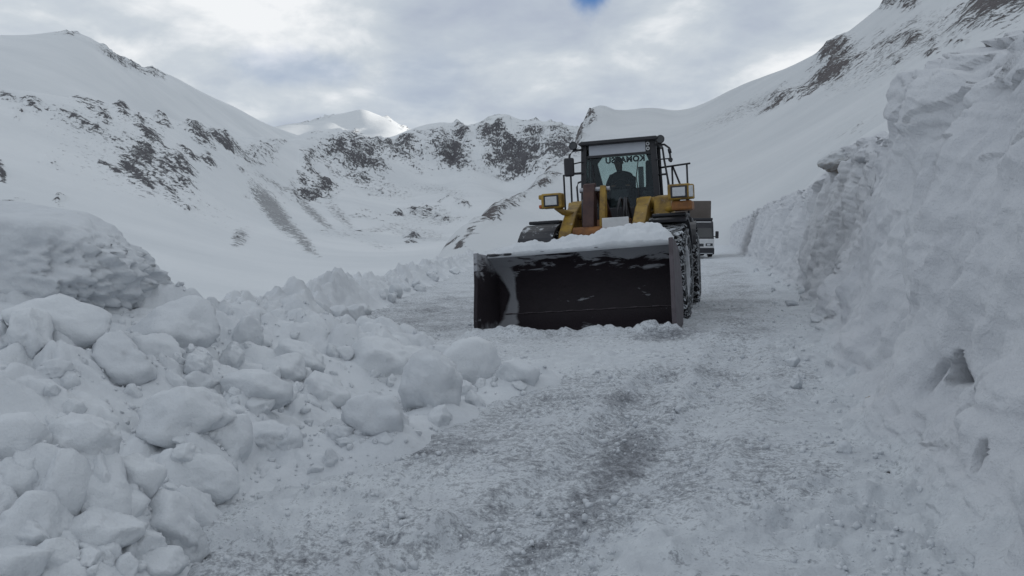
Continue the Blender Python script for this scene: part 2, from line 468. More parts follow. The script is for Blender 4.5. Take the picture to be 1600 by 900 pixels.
rocks_D = [(1305, 85, 18, 26, 10, 1.1), (1300, 112, 26, 14, -25, 1.0), (1280, 130, 30, 8, -28, 0.9), (1335, 92, 20, 12, -30, 0.6), (1240, 152, 34, 5, -22, 0.95), (1215, 150, 22, 5, -22, 0.6), (1170, 168, 18, 4, -20, 0.55),
           (1400, 60, 40, 14, -30, 0.55), (1430, 62, 16, 8, -35, 0.7), (1455, 70, 9, 6, -30, 0.85), (1452, 86, 8, 5, -20, 0.95), (1497, 76, 14, 7, 20, 0.9), (1390, 5, 12, 8, -40, 1.1), (1425, 6, 12, 6, -30, 0.8),
           (1545, 14, 40, 18, -35, 1.3), (1510, 42, 26, 8, -25, 0.9), (1560, 38, 30, 7, -20, 0.8), (1590, 5, 30, 16, -20, 1.2), (1480, 30, 34, 6, -35, 0.6), (1341, 197, 4, 2, -30, 0.7), (1400, 92, 10, 5, -60, 0.6),
           (925, 180, 7, 9, -20, 1.1), (905, 205, 7, 16, 15, 0.9), (885, 249, 22, 5, -30, 0.8), (850, 275, 26, 6, -38, 0.85), (800, 312, 24, 7, -35, 0.9), (762, 342, 22, 9, -48, 1.1), (740, 361, 22, 7, -48, 1.05), (722, 376, 12, 6, -45, 1.0), (790, 322, 26, 6, -30, 0.8)]
scree_D = [(1180, 165, 120, 14, -22, 0.45), (1400, 80, 120, 30, -32, 0.5), (800, 310, 110, 10, -40, 0.45), (1330, 205, 60, 20, -30, 0.3)]
mountain('mountain_right', C, -9, 150, 760, 20, 1900, 270, M_MTR, rocks_D, scree_D, rough=0.006, seed=4)

# ------------------------------------------------------------------ the road sheet
YAW = R(17.5)
LX, LY, LZ = 1.841, 13.630, CAMZ - 1.422     # the loader's place


def road_uv(x, y):
    u = (x - LX) * math.sin(YAW) + (y - LY) * math.cos(YAW)
    v = (x - LX) * math.cos(YAW) - (y - LY) * math.sin(YAW)
    return u, v


def ground(x, y):
    u, v = road_uv(x, y)
    return LZ + 0.054 * np.clip(v, -6, 5) + 0.014 * np.maximum(0, u - 3)


def left_edge(y):
    return -5.0 + 0.055 * np.asarray(y)


def on_ground(px, py, lift=0.0):
    r = raydir(px, py)
    lo, hi = 1.0, 150.0
    for _ in range(60):
        d = 0.5 * (lo + hi)
        q = np.array([0, 0, CAMZ]) + r * (d / r[1])
        if q[2] > ground(q[0], q[1]) + lift: lo = d
        else: hi = d
    return q


def seg_dist(X, Y, pts):
    best = np.full_like(X, 1e9)
    for (x0, y0), (x1, y1) in zip(pts[:-1], pts[1:]):
        dx, dy = x1 - x0, y1 - y0
        t = np.clip(((X - x0) * dx + (Y - y0) * dy) / (dx * dx + dy * dy), 0, 1)
        best = np.minimum(best, np.hypot(X - x0 - t * dx, Y - y0 - t * dy))
    return best


def road_height(X, Y):
    """fine relief on top of ground()"""
    d = np.hypot(X, Y)
    h = 0.035 * fbm(X * 0.55, Y * 0.55, 0, 3, 31) + 0.018 * fbm(X * 2.2, Y * 2.2, 0, 3, 35)
    churn = smooth(-0.15, 0.35, fbm(X * 0.7, Y * 0.7, 0, 3, 38))
    h = h + (0.010 + 0.016 * churn) * fbm(X * 7.5, Y * 7.5, 0, 4, 41, 0.6)
    h = h + 0.030 * churn * smooth(20, 6, d) * lumps(X, Y, 0.10, 3, 0.45) * 0.6 + 0.05 * lumps(X + 4, Y, 0.16, 5, 0.22) * churn
    return h


RUTS = [[on_ground(*q)[:2] for q in L] for L in (
    [(640, 905), (780, 830), (880, 760), (945, 700), (985, 655), (1015, 620), (1040, 590)],
    [(850, 905), (905, 850), (965, 790), (1010, 740), (1060, 690), (1110, 640), (1140, 590), (1150, 540)],
    [(520, 520), (620, 500), (740, 470)], [(540, 545), (640, 530), (740, 505)])]
B, Lr = np.meshgrid(np.linspace(-50, 54, 820), np.linspace(math.log(1.6), math.log(115), 560))
r = np.exp(Lr)
X, Y = r * np.sin(np.radians(B)), r * np.cos(np.radians(B))
G = ground(X, Y)
H = road_height(X, Y)
for k, rut in enumerate(RUTS):
    dd = seg_dist(X, Y, rut)
    wdt = (0.20, 0.26, 0.3, 0.3)[k]
    H = H * (1 - 0.55 * np.exp(-(dd / wdt) ** 2)) - 0.050 * np.exp(-(dd / wdt) ** 4) + 0.010 * np.exp(-(dd / wdt) ** 4) * np.sin(2 * math.pi * (road_uv(X, Y)[0] + 0.5 * dd) / 0.13) + 0.03 * np.exp(-((dd - wdt * 1.45) / 0.08) ** 2) * (0.6 + fbm(X * 3, Y * 3, 0, 2, 44))
# snow pushed up in front of the bucket's edge
def from_loader(px_, py_, front=True):
    q = Vector((px_, py_, 0))
    return q
u_, v_ = (X - LX) * math.sin(R(20.5)) + (Y - LY) * math.cos(R(20.5)), (X - LX) * math.cos(R(20.5)) - (Y - LY) * math.sin(R(20.5))
lip = np.exp(-((u_ + 2.42) / 0.20) ** 2) * smooth(1.95, 1.5, np.abs(v_ - 0.06 + 0.18))
H = H + lip * (0.085 + 0.09 * np.maximum(-0.4, fbm(X * 3.2, Y * 3.2, 0, 3, 61)) + 0.05 * lumps(X, Y, 0.16, 8))
front = np.exp(-((u_ + 3.1) / 0.7) ** 2) * smooth(2.6, 1.4, np.abs(v_))
H = H + 0.05 * front * (0.6 + fbm(X * 2, Y * 2, 0, 3, 63))
# the spread snow beside the ruts
q = on_ground(985, 845)
H = H + 0.07 * np.exp(-((X - q[0]) / 0.42) ** 2 - ((Y - q[1]) / 0.5) ** 2) * (0.8 + fbm(X * 5, Y * 5, 0, 3, 64))
Z = G + H
drop = np.maximum(0, left_edge(Y) - 1.2 - X)
Z = Z - 0.45 * drop
# far end of the sheet dips under the slopes
Z = Z - 0.10 * np.maximum(0, r - 85)
PX, PY = pix(X, Y, Z)
slush = blobmask(PX, PY, [(985, 715, 56, 28, -28, 1.0), (930, 775, 85, 22, -38, 0.65), (1060, 720, 60, 60, 10, 0.4), (975, 625, 30, 10, 0, 0.8), (1060, 630, 110, 16, 0, 0.4),
                          (760, 770, 110, 40, -35, 0.3), (800, 660, 90, 26, -15, 0.4), (1250, 640, 100, 90, 20, 0.4), (1240, 740, 110, 50, 10, 0.35), (1180, 480, 80, 36, 10, 0.4), (600, 860, 240, 50, -12, 0.4),
                          (850, 860, 90, 24, -30, 0.55), (1000, 590, 200, 12, -3, 0.3), (1040, 525, 40, 8, -3, 0.7), (640, 500, 130, 24, -10, 0.5), (1200, 430, 60, 12, 0, 0.4), (700, 700, 60, 20, -10, 0.5)])
soft = blobmask(PX, PY, [(1500, 820, 240, 150, 0, 1.0), (1000, 860, 90, 30, -20, 1.0), (1390, 560, 60, 160, -25, 0.9), (900, 565, 110, 20, -5, 0.8), (470, 780, 90, 40, -20, 0.7)])
for k, rut in enumerate(RUTS[:2]):
    dd = seg_dist(X, Y, rut)
    slush = np.maximum(slush, (0.30, 0.25)[k] * np.exp(-(dd / 0.2) ** 4) * smooth(-0.35, 0.2, fbm(X * 1.3, Y * 1.3, 0, 2, 70 + k)))
wb = [on_ground(*q) for q in [(1560, 790), (1420, 650), (1345, 548), (1290, 478), (1238, 440), (1200, 421), (1182, 409)]]
soft = np.maximum(soft, smooth(1.5, 0.3, np.interp(Y, [q[1] for q in wb], [q[0] for q in wb]) - X + 0.35 * fbm(X, Y, 0, 3, 72)))
slush = np.clip(slush + 0.35 * fbm(X * 0.9, Y * 0.9, 0, 3, 71) * smooth(0.05, 0.4, slush + 0.25), 0, 1) * (1 - 0.7 * soft)

m, b, p = new_mat('packed_road_snow')
co = b.add('ShaderNodeTexCoord').outputs['Object']
sl_ = b.add('ShaderNodeAttribute', attribute_name='slush').outputs['Fac']
sf_ = b.add('ShaderNodeAttribute', attribute_name='soft').outputs['Fac']
ng = b.noise(co, 22.0, 6, 0.68)
nm = b.noise(co, 5.0, 5, 0.6)
nf = b.noise(co, 75.0, 4, 0.65)
mixn = b.math('ADD', b.math('ADD', b.math('MULTIPLY', ng, 0.45), b.math('MULTIPLY', nm, 0.25)), b.math('MULTIPLY', nf, 0.30))
gr = b.math('ADD', mixn, b.math('MULTIPLY', sl_, 0.15))
gr = b.math('SUBTRACT', gr, b.math('MULTIPLY', sf_, 0.06))
c1 = b.mix(b.ramp(nm, [(0.35, 0.0), (0.65, 1.0)]), (0.54, 0.565, 0.595), (0.66, 0.69, 0.715))
c2 = b.mix(b.ramp(gr, [(0.495, 0.0), (0.562, 0.6), (0.64, 1.0)]), c1, (0.19, 0.20, 0.22))
c3 = b.mix(b.ramp(gr, [(0.63, 0.0), (0.74, 1.0)]), c2, (0.060, 0.066, 0.075))
b.l.new(c3, p.inputs['Base Color'])
b.l.new(b.ramp(gr, [(0.5, 0.8), (0.7, 0.45)]), p.inputs['Roughness'])
p.inputs['Specular IOR Level'].default_value = 0.3
hh = b.math('SUBTRACT', b.math('ADD', b.math('MULTIPLY', ng, 0.5), b.math('MULTIPLY', nf, 0.3)), b.math('MULTIPLY', b.ramp(gr, [(0.5, 0.0), (0.66, 1.0)]), 0.25))
bp = b.add('ShaderNodeBump', {'Strength': 0.8, 'Distance': 0.035, 'Height': hh})
b.l.new(bp.outputs[0], p.inputs['Normal'])
M_ROAD = m
tag(grid_obj('road', X, Y, Z, M_ROAD, {'slush': slush, 'soft': soft}), kind='structure')

M_SNOW = snow_mat('heaped_snow', 16.0, 0.5, 0.10, 0.035)
M_WALL = snow_mat('cut_snow', 13.0, 0.75, 0.10, 0.05, (0.63, 0.645, 0.67), (0.56, 0.575, 0.605))
M_BLOCK = snow_mat('block_snow', 16.0, 0.5, 0.10, 0.035)

# ------------------------------------------------------------------ the left heap of ploughed snow
cp, cvz = [], []
def hp(px, py, d):
    q = at(px, py, d); cp.append((q[0], q[1])); cvz.append(q[2])
for q in [(-250, 470, 6.2), (-120, 475, 6.2), (0, 482, 6.4), (120, 482, 6.6), (240, 488, 7.2), (330, 502, 7.9), (430, 518, 8.5), (545, 524, 9.0), (620, 535, 9.2), (700, 556, 9.0), (780, 578, 8.6),
          (-200, 560, 4.6), (0, 560, 5.0), (150, 560, 5.5), (300, 575, 6.1), (420, 580, 6.8), (540, 595, 7.2), (650, 635, 6.9),
          (-200, 680, 3.6), (0, 680, 3.9), (150, 680, 4.25), (290, 690, 4.7), (420, 675, 5.4), (550, 685, 5.7),
          (-150, 820, 2.9), (0, 800, 3.1), (130, 800, 3.3), (230, 830, 3.35)]:
    hp(*q)
for q in [(265, 905), (300, 850), (380, 775), (520, 735), (640, 700), (730, 650), (810, 618), (880, 598)]:
    g = on_ground(*q); cp.append((g[0], g[1])); cvz.append(g[2] + 0.01)
    n_ = np.array([0.62, -0.35]) if q[0] < 600 else np.array([0.35, -0.55])
    for k in (0.5, 1.1):
        cp.append((g[0] + n_[0] * k, g[1] + n_[1] * k)); cvz.append(g[2] - 0.32 * k)
for q in [(-250, 7.8), (0, 8.0), (240, 8.9), (430, 10.2), (620, 10.8), (780, 10.0), (900, 9.4)]:
    g = at(q[0], 500, q[1]); cp.append((g[0], g[1])); cvz.append(ground(g[0], g[1]) - 0.35)
    g = at(q[0], 500, q[1] + 1.6); cp.append((g[0], g[1])); cvz.append(ground(g[0], g[1]) - 0.9)
fh = rbf(cp, cvz, 0.25)
B, Lr = np.meshgrid(np.linspace(-56, 12, 520), np.linspace(math.log(1.7), math.log(12.5), 400))
r = np.exp(Lr)
X, Y = r * np.sin(np.radians(B)), r * np.cos(np.radians(B))


def heap_z(X, Y, fine=True):
    Z0 = fh(X, Y)
    up = smooth(-0.15, 0.25, Z0 - ground(X, Y))
    Wx, Wy = X + 0.12 * fbm(X * 2, Y * 2, 0, 2, 80), Y + 0.12 * fbm(X * 2, Y * 2, 0, 2, 84)
    Zt = Z0 + up * (0.10 * fbm(X * 1.1, Y * 1.1, 0, 3, 81))
    if fine:
        rough_ = 0.25 + 0.75 * smooth(-0.35, 0.2, fbm(X * 0.9, Y * 0.9, 0, 2, 90))
        Zt = Zt + up * rough_ * (0.18 * lumps(Wx, Wy, 0.42, 11, 0.65) + 0.14 * lumps(Wx, Wy, 0.22, 13, 0.75) + 0.05 * lumps(Wx, Wy, 0.09, 15, 0.6)) + up * (0.012 * fbm(X * 6, Y * 6, 0, 4, 91, 0.6))
        Zt = Zt + up * 0.05 * lumps(Wx, Wy, 0.16, 17, 0.4)
    return Zt


heap = grid_obj('snow_heap', X, Y, heap_z(X, Y), M_SNOW)
tag(heap, 'broad heap of ploughed lumpy snow filling the left foreground', 'snow heap')

# ------------------------------------------------------------------ jagged berm along the far left edge of the road
n, mm = 420, 110
yy = np.exp(np.linspace(math.log(7.5), math.log(52), n))[:, None] + np.zeros((1, mm))
ss = np.linspace(-1, 1, mm)[None, :] + np.zeros((n, 1))
cx_ = left_edge(yy) - 0.35 + 0.25 * fbm(yy * 0.5, yy * 0, 3.0, 2, 101)
X = cx_ + ss * (1.35 + 0.2 * fbm(yy * 0.4, yy * 0, 9, 2, 102))
Y = yy + 0.2 * fbm(ss * 2, yy, 0, 2, 103)
prof = np.exp(-(ss / 0.42) ** 2) * 1.0 + 0.35 * smooth(1.0, 0.2, np.abs(ss))
hgt = 0.30 + 0.10 * fbm(yy * 0.35, yy * 0, 5, 2, 104) + 0.30 * np.exp(-((yy - 15.2) / 0.5) ** 2) + 0.30 * np.exp(-((yy - 18.6) / 1.1) ** 2) + 0.16 * np.exp(-((yy - 13) / 0.6) ** 2)
Zb = ground(X, Y) - 0.06 - 0.45 * np.maximum(0, left_edge(Y) - 1.2 - X)
Z = Zb + prof * (hgt + 0.17 * np.maximum(-0.6, fbm(X * 1.7, Y * 1.7, 0, 4, 105, 0.6)) + 0.20 * lumps(X, Y, 0.5, 21, 0.6) + 0.12 * lumps(X, Y, 0.25, 23, 0.7)) - 0.25 * smooth(0.85, 1.0, np.abs(ss))
tag(grid_obj('snow_berm', X, Y, Z, M_SNOW), 'low jagged snow berm along the valley side behind the left heap', 'snow berm')

# ------------------------------------------------------------------ tall cut wall on the right
base = [on_ground(*q) for q in [(1560, 790), (1420, 650), (1345, 548), (1290, 478), (1238, 440), (1200, 421), (1182, 409)]]
bx, by = np.array([q[0] for q in base]), np.array([q[1] for q in base])
o_ = np.argsort(by); bx, by = bx[o_], by[o_]
def xbase(y):
    y = np.asarray(y, float)
    x = np.interp(y, by, bx)
    s0 = (bx[1] - bx[0]) / (by[1] - by[0])
    s1 = (bx[-1] - bx[-2]) / (by[-1] - by[-2])
    x = np.where(y < by[0], bx[0] + (y - by[0]) * 0.30, x)
    return np.where(y > by[-1], bx[-1] + (y - by[-1]) * s1, x)
SET = 0.95
tops = []
for px_, py_ in [(1680, 20), (1600, 42), (1560, 62), (1520, 74), (1480, 86), (1455, 104), (1440, 150), (1428, 204), (1380, 212), (1345, 216), (1322, 240), (1300, 268), (1270, 286), (1240, 300), (1210, 312), (1180, 331), (1150, 343)]:
    lo, hi = 2.0, 80.0
    for _ in range(60):
        d = 0.5 * (lo + hi)
        if (px_ - 800) / F * d * 1.0 > xbase(d) + SET: lo = lo; hi = d
        else: lo = d
        # bearing is to the right of the wall top when x > line
    q = at(px_, py_, d)
    tops.append((d, q[2]))
tops.sort()
ty, tz = np.array([q[0] for q in tops]), np.array([q[1] for q in tops])
print('WALL base', np.round(np.stack([bx, by]), 2).tolist(), 'top', np.round(np.array(tops), 2).tolist())
n, mm = 860, 250
yy = np.concatenate([np.linspace(-3, 3, 70)[:-1], np.exp(np.linspace(math.log(3), math.log(105), n - 69))])[:, None] + np.zeros((1, mm))
s = np.linspace(0, 1, mm)[None, :] + np.zeros((n, 1))
x0 = xbase(yy) + 0.18 * fbm(yy * 0.35, yy * 0, 2.0, 3, 120)
zg = ground(x0, yy)
zt = np.interp(yy, ty, tz) + 0.07 * fbm(yy * 1.1, yy * 0, 4.0, 3, 121)
hw = np.maximum(0.4, zt - zg)
skirt, face, crown = 0.20, 0.78, 0.86
# across: skirt of fallen crumbs, the face, the rounded lip, the snowfield behind
tf = np.clip((s - skirt) / (face - skirt), 0, 1)
tb = np.clip((s - crown) / (1 - crown), 0, 1)
tk = np.clip(s / skirt, 0, 1)
tcw = np.clip((s - face) / (crown - face), 0, 1)
off = -0.55 * (1 - tk) + SET * (0.55 * tf ** 0.8 + 0.35 * tf ** 3) + 0.9 * tcw + 24 * tb ** 1.6
zz_ = -0.14 + 0.26 * tk ** 1.5 * (1 - tf) + hw * (tf ** 0.92) + 0.14 * tcw - 0.02 * tcw ** 2 + 5.0 * tb ** 1.35
X = x0 + off * math.cos(R(13)); Y = yy - off * math.sin(R(13)) * 0.9
Z = zg + zz_ + 0.14 * (1 - tf) * 0
# relief: big scallops left by the blade, vertical grooves, crumbs
wgt = smooth(-0.02, 0.22, s) * (1 - 0.75 * smooth(0.88, 0.97, s))
big = 0.24 * fbm(yy * 0.55, zz_ * 0.5, off * 0.2, 3, 130) + 0.15 * ridged(yy * 0.9, zz_ * 0.28 + yy * 0.2, 0, 2, 134) - 0.10
med = 0.06 * fbm(yy * 2.4, zz_ * 1.7, off * 0.5, 4, 137, 0.58) + 0.03 * ridged(yy * 3.1 + zz_ * 0.8, zz_ * 1.2, 0, 3, 141)
cru = 0.07 * lumps(yy, zz_ + off, 0.34, 31, 0.35) + 0.035 * lumps(yy, zz_ + off, 0.14, 33, 0.4)
wx_ = yy + 0.16 * fbm(yy * 1.6, zz_ * 1.6, 0, 3, 145); wz_ = zz_ + off * 0.6 + 0.16 * fbm(yy * 1.6, zz_ * 1.6, 0, 3, 148)
brk = 0.085 * cells(wx_, wz_ * 1.2, 0.75, 1) + 0.04 * cells(wx_, wz_, 0.30, 2)
lay = 0.022 * ridged(yy * 0.25, wz_ * 3.2, 0, 3, 152)
topz = smooth(0.55, 0.95, tf) * (1 - smooth(0.2, 0.7, tb))
crack = smooth(-0.15, 0.25, fbm(yy * 0.45, zz_ * 0.45, 0, 2, 155))
PX0, PY0 = pix(X, Y, Z)
hm_ = np.exp(-((PX0 - 1499) / 70) ** 2 - ((PY0 - 575) / 60) ** 2) * (Y > 1)
brk = brk * (1 - hm_); lay = lay * (1 - hm_); cru = cru * (1 - hm_)
big = big * (0.3 + 0.7 * smooth(60, 18, yy))
D_ = wgt * (big + med + lay + brk * (0.38 * crack + 1.2 * topz) + cru * (0.12 + 0.5 * topz + 0.9 * (1 - smooth(0.0, 0.3, tf))))
# outward = towards the road (-x) on the face, up on the lip and behind
ow = 1 - smooth(0.80, 0.9, s)
X = X - D_ * (0.93 * ow) * math.cos(R(13)); Y = Y + D_ * 0.93 * ow * math.sin(R(13)); Z = Z + D_ * (0.25 + 0.55 * (1 - ow))
# near wall: deep shoulder slanting down to the left, and a hollow that opened in the face
PX, PY = pix(X, Y, Z)
def push(px_, py_, rx, ry, ang, deep, tri=False):
    global X, Y
    a = R(ang)
    dx, dy = PX - px_, PY - py_
    u = (dx * math.cos(a) + dy * math.sin(a)) / rx; v = (-dx * math.sin(a) + dy * math.cos(a)) / ry
    if tri:
        w_ = np.clip((v + 1) / 2, 0.02, 1)
        k = smooth(1.0, 0.55, np.abs(u) / w_) * smooth(1.15, 0.95, v) * smooth(-1.1, -0.85, v)
    else:
        k = np.exp(-(u * u + v * v) ** 1.5)
    k = k * (Y > 1) * (s > 0.03)
    X = X + deep * k * 0.95; Y = Y + deep * k * 0.3
push(1499, 572, 24, 26, 0, 0.45, True)
push(1530, 712, 5, 20, 18, 0.22)
push(1462, 590, 30, 6, -52, 0.10)
push(1330, 430, 26, 60, 0, 0.10)
m = M_WALL.copy(); m.name = 'cut_snow_wall'
b = NB(m.node_tree)
p = [q for q in b.n if q.type == 'BSDF_PRINCIPLED'][0]
co = b.add('ShaderNodeTexCoord').outputs['Object']
old = p.inputs['Base Color'].links[0].from_socket
ng = b.noise(co, 22.0, 6, 0.68); nm = b.noise(co, 5.0, 5, 0.6); nf = b.noise(co, 75.0, 4, 0.65)
gr = b.math('SUBTRACT', b.math('ADD', b.math('ADD', b.math('MULTIPLY', ng, 0.45), b.math('MULTIPLY', nm, 0.25)), b.math('MULTIPLY', nf, 0.30)), 0.03)
c1 = b.mix(b.ramp(nm, [(0.35, 0.0), (0.65, 1.0)]), (0.54, 0.565, 0.595), (0.66, 0.69, 0.715))
c2 = b.mix(b.ramp(gr, [(0.50, 0.0), (0.575, 0.55), (0.66, 1.0)]), c1, (0.20, 0.215, 0.235))
up = b.math('ADD', b.add('ShaderNodeAttribute', attribute_name='up').outputs['Fac'], b.math('MULTIPLY', b.math('SUBTRACT', b.noise(co, 2.2, 5, 0.6), 0.5), 1.1))
b.l.new(b.mix(b.ramp(up, [(0.25, 0.0), (0.75, 1.0)]), c2, old), p.inputs['Base Color'])
wall = grid_obj('snow_wall', X, Y, Z, m, {'up': smooth(0.02, 0.30, s)})
tag(wall, 'tall wall of cut snow rising along the right side of the road', 'snow wall')

# ------------------------------------------------------------------ snow chunks
def ray_hit(px, py, fn, d0=2.0, d1=12.0):
    r_ = raydir(px, py)
    ds = np.linspace(d0, d1, 700)
    P_ = np.array([0, 0, CAMZ])[None] + r_[None] * (ds / r_[1])[:, None]
    below = P_[:, 2] < fn(P_[:, 0], P_[:, 1])
    i = int(np.argmax(below)) if below.any() else None
    return (P_[i], ds[i]) if i is not None else (None, None)


def both(x, y):
    return np.maximum(heap_z(x, y), ground(x, y))


_ico = {}
def ico_verts(sub):
    if sub not in _ico:
        bm = bmesh.new()
        bmesh.ops.create_icosphere(bm, subdivisions=sub, radius=1.0)
        V = np.array([v.co[:] for v in bm.verts]); Fc = [[v.index for v in f.verts] for f in bm.faces]
        bm.free()
        _ico[sub] = (V, Fc)
    return _ico[sub]


def chunk_mesh(name, seed, sub=4, cuts=11, rough=0.05, mat=None, soft=7.0):
    """a lump broken off packed snow: rounded facets with a crumbly skin"""
    V, Fc = ico_verts(sub)
    g = np.random.default_rng(seed)
    N = g.normal(size=(cuts, 3)); N /= np.linalg.norm(N, axis=1)[:, None]
    dist = 0.60 + 0.28 * g.random(cuts)
    dots = np.maximum(0.0, V @ N.T) / dist
    rad = ((dots ** (2 * soft)).sum(1) + 0.95 ** (2 * soft)) ** (-1 / (2 * soft))
    rad = rad / rad.mean()
    P_ = V * rad[:, None]
    k = rough * (fbm(P_[:, 0] * 2.0, P_[:, 1] * 2.0, P_[:, 2] * 2.0, 5, seed % 50, 0.68))
    k = k - rough * 0.9 * np.maximum(0, ridged(P_[:, 0] * 1.7, P_[:, 1] * 1.7, P_[:, 2] * 1.7, 2, seed % 40 + 8) - 1.15)
    k = k + rough * 0.35 * fbm(P_[:, 0] * 9, P_[:, 1] * 9, P_[:, 2] * 9, 2, seed % 50 + 3)
    P_ = P_ + V * k[:, None]
    me = bpy.data.meshes.new(name)
    me.from_pydata(P_.tolist(), [], Fc)
    me.polygons.foreach_set("use_smooth", np.ones(len(Fc), dtype=bool))
    me.materials.append(mat or M_BLOCK)
    return me


chunk_bank = [chunk_mesh('snow_chunk', 200 + i, 4, 11 + i % 6, 0.07 + 0.03 * (i % 3), soft=24.0) for i in range(18)]


def put_chunk(pos, size, seed, name='snow_chunk', mesh=None, rot=None):
    o = bpy.data.objects.new(name, mesh or chunk_bank[seed % len(chunk_bank)])
    COL.objects.link(o)
    o.location = pos
    g = random.Random(seed)
    o.rotation_euler = rot or (g.uniform(0, 6.3), g.uniform(0, 6.3), g.uniform(0, 6.3))
    o.scale = size
    return o


# the great block lying on the heap, seen edge-on at the far left
def big_block():
    V, Fc = ico_verts(6)
    g = np.random.default_rng(5)
    N = np.array([[0.03, -0.15, 1.0], [0.72, -0.15, 0.62], [0.97, -0.3, -0.05], [0.55, -0.6, -0.62], [0, -1, -0.05], [-0.2, -0.8, -0.6], [0, 0, -1], [0, 1, 0], [-1, 0, 0.1], [0.5, 0.7, 0.4], [0.72, -0.75, 0.1]], float)
    N /= np.linalg.norm(N, axis=1)[:, None]
    dist = np.array([0.72, 0.84, 0.95, 0.88, 0.72, 0.72, 0.62, 0.8, 1.0, 0.9, 0.92])
    dots = np.maximum(0, V @ N.T) / dist
    rad = ((dots ** 18).sum(1)) ** (-1 / 18)
    P_ = V * rad[:, None]
    k = 0.07 * fbm(P_[:, 0] * 1.6, P_[:, 1] * 1.6, P_[:, 2] * 1.6, 4, 7, 0.55)
    side = smooth(0.15, 0.6, P_[:, 0]) * smooth(0.6, 0.2, P_[:, 2])
    k = k + side * 0.085 * fbm(P_[:, 0] * 9, P_[:, 1] * 9, P_[:, 2] * 9, 4, 12, 0.65)
    k = k + 0.010 * fbm(P_[:, 0] * 14, P_[:, 1] * 14, P_[:, 2] * 14, 3, 17)
    P_ = P_ + V * k[:, None]
    me = bpy.data.meshes.new('snow_block')
    me.from_pydata(P_.tolist(), [], Fc)
    me.polygons.foreach_set("use_smooth", np.ones(len(Fc), dtype=bool))
    me.materials.append(M_BLOCK)
    c = at(0, 414, 6.6)
    o = put_chunk(tuple(c), (1.15, 0.88, 0.68), 1, 'snow_block', me, (0, R(4), R(14)))
    tag(o, 'huge block of snow perched on top of the left heap', 'snow block')
big_block()

CH = 'snow chunks tumbled on the left heap'
named = [
    (276, 512, 62, 44, 'wide rounded snow boulder just right of the huge block'),
    (592, 562, 62, 40, 'long flat snow slab tilted at the crest of the left heap'),
    (680, 604, 43, 52, 'tall snow chunk standing at the right end of the heap'),
    (740, 576, 44, 42, 'round snow boulder by the left corner of the loader bucket'),
    (807, 582, 27, 22, 'last small snow lump of the heap towards the loader bucket'),
    (590, 655, 52, 36, 'broad snow chunk at the toe of the heap with a dark gap beneath'),
    (350, 678, 34, 42, 'upright snow chunk beside the deep dark crack in the heap'),
    (292, 645, 62, 46, 'big snow chunk left of the deep dark crack in the heap'),
    (422, 686, 46, 30, 'flat snow chunk right of the deep dark crack in the heap'),
    (400, 600, 42, 32, 'smooth oval snow chunk in the middle of the heap'),
    (45, 830, 58, 52, 'large angular snow chunk in the bottom left corner of the picture'),
    (142, 836, 54, 36, 'low snow chunk beside the large angular one in the bottom left corner'),
    (244, 884, 40, 30, 'snow chunk cut off by the bottom edge at the heap toe'),
    (312, 752, 46, 38, 'rounded snow chunk low on the heap above the road edge'),
    (533, 676, 20, 17, 'small snow lump lying against the broad toe chunk'),
    (100, 500, 66, 34, 'wide snow lump squashed under the huge block'),
    (180, 560, 56, 40, 'broad snow lump on the heap below the huge block'),
    (470, 560, 36, 26, 'low rounded snow chunk near the crest of the left heap'),
    (445, 575, 30, 24, 'small rounded snow chunk left of the oval crest lumps'),
    (500, 610, 34, 30, 'plump snow chunk behind the dark gap at the heap toe'),
    (130, 700, 60, 48, 'soft snow lump on the near slope of the heap'),
    (30, 690, 46, 40, 'snow lump at the left picture edge on the near slope'),
    (210, 745, 36, 34, 'middling snow chunk above the bottom left corner chunks'),
]
def place_px(px, py, rx, ry, seed, name='snow_chunk', sink=0.25, fn=both):
    q, d = ray_hit(px, py + ry * 0.55, fn)
    if q is None:
        return None, None
    w = rx / F * d * 1.13; h = ry / F * d * 1.10
    dep = 0.9 * (w + h) / 2
    c = at(px, py + ry * 0.16, d + dep * 0.72)
    g = random.Random(seed)
    o = put_chunk(tuple(c), (w, dep, h), seed, name, None, (g.uniform(-0.25, 0.25), g.uniform(-0.3, 0.3), g.uniform(-0.4, 0.4)))
    return o, d
for i, (px_, py_, rx, ry, lab) in enumerate(named):
    o, d = place_px(px_, py_, rx, ry, 300 + i * 7)
    if o:
        tag(o, lab, 'snow chunk', CH)
g = random.Random(21)
cnt = 0
while cnt < 180:
    px_, py_ = g.uniform(-20, 860), g.uniform(495, 890)
    # inside the heap's outline
    if py_ > np.interp(px_, [0, 265, 300, 380, 520, 640, 730, 810, 880], [900, 890, 835, 765, 728, 690, 640, 610, 590]) or py_ < np.interp(px_, [0, 240, 430, 620, 780, 900], [495, 500, 525, 545, 580, 600]):
        continue
    if px_ < 240 and py_ < 720 and g.random() < 0.7: continue
    q, d = ray_hit(px_, py_, both)
    if q is None: continue
    rr = g.choice([0.03, 0.035, 0.04, 0.045, 0.05, 0.05, 0.06, 0.06, 0.07, 0.08, 0.09, 0.11, 0.14])
    o = put_chunk((q[0], q[1], q[2] + rr * g.uniform(-0.7, 0.0)), (rr * g.uniform(0.8, 1.35), rr * g.uniform(0.8, 1.25), rr * g.uniform(0.65, 1.0)), 1000 + cnt)
    tag(o, 'small snow lump among the many alike strewn over the left heap', 'snow chunk', 'small snow lumps on the left heap')
    cnt += 1
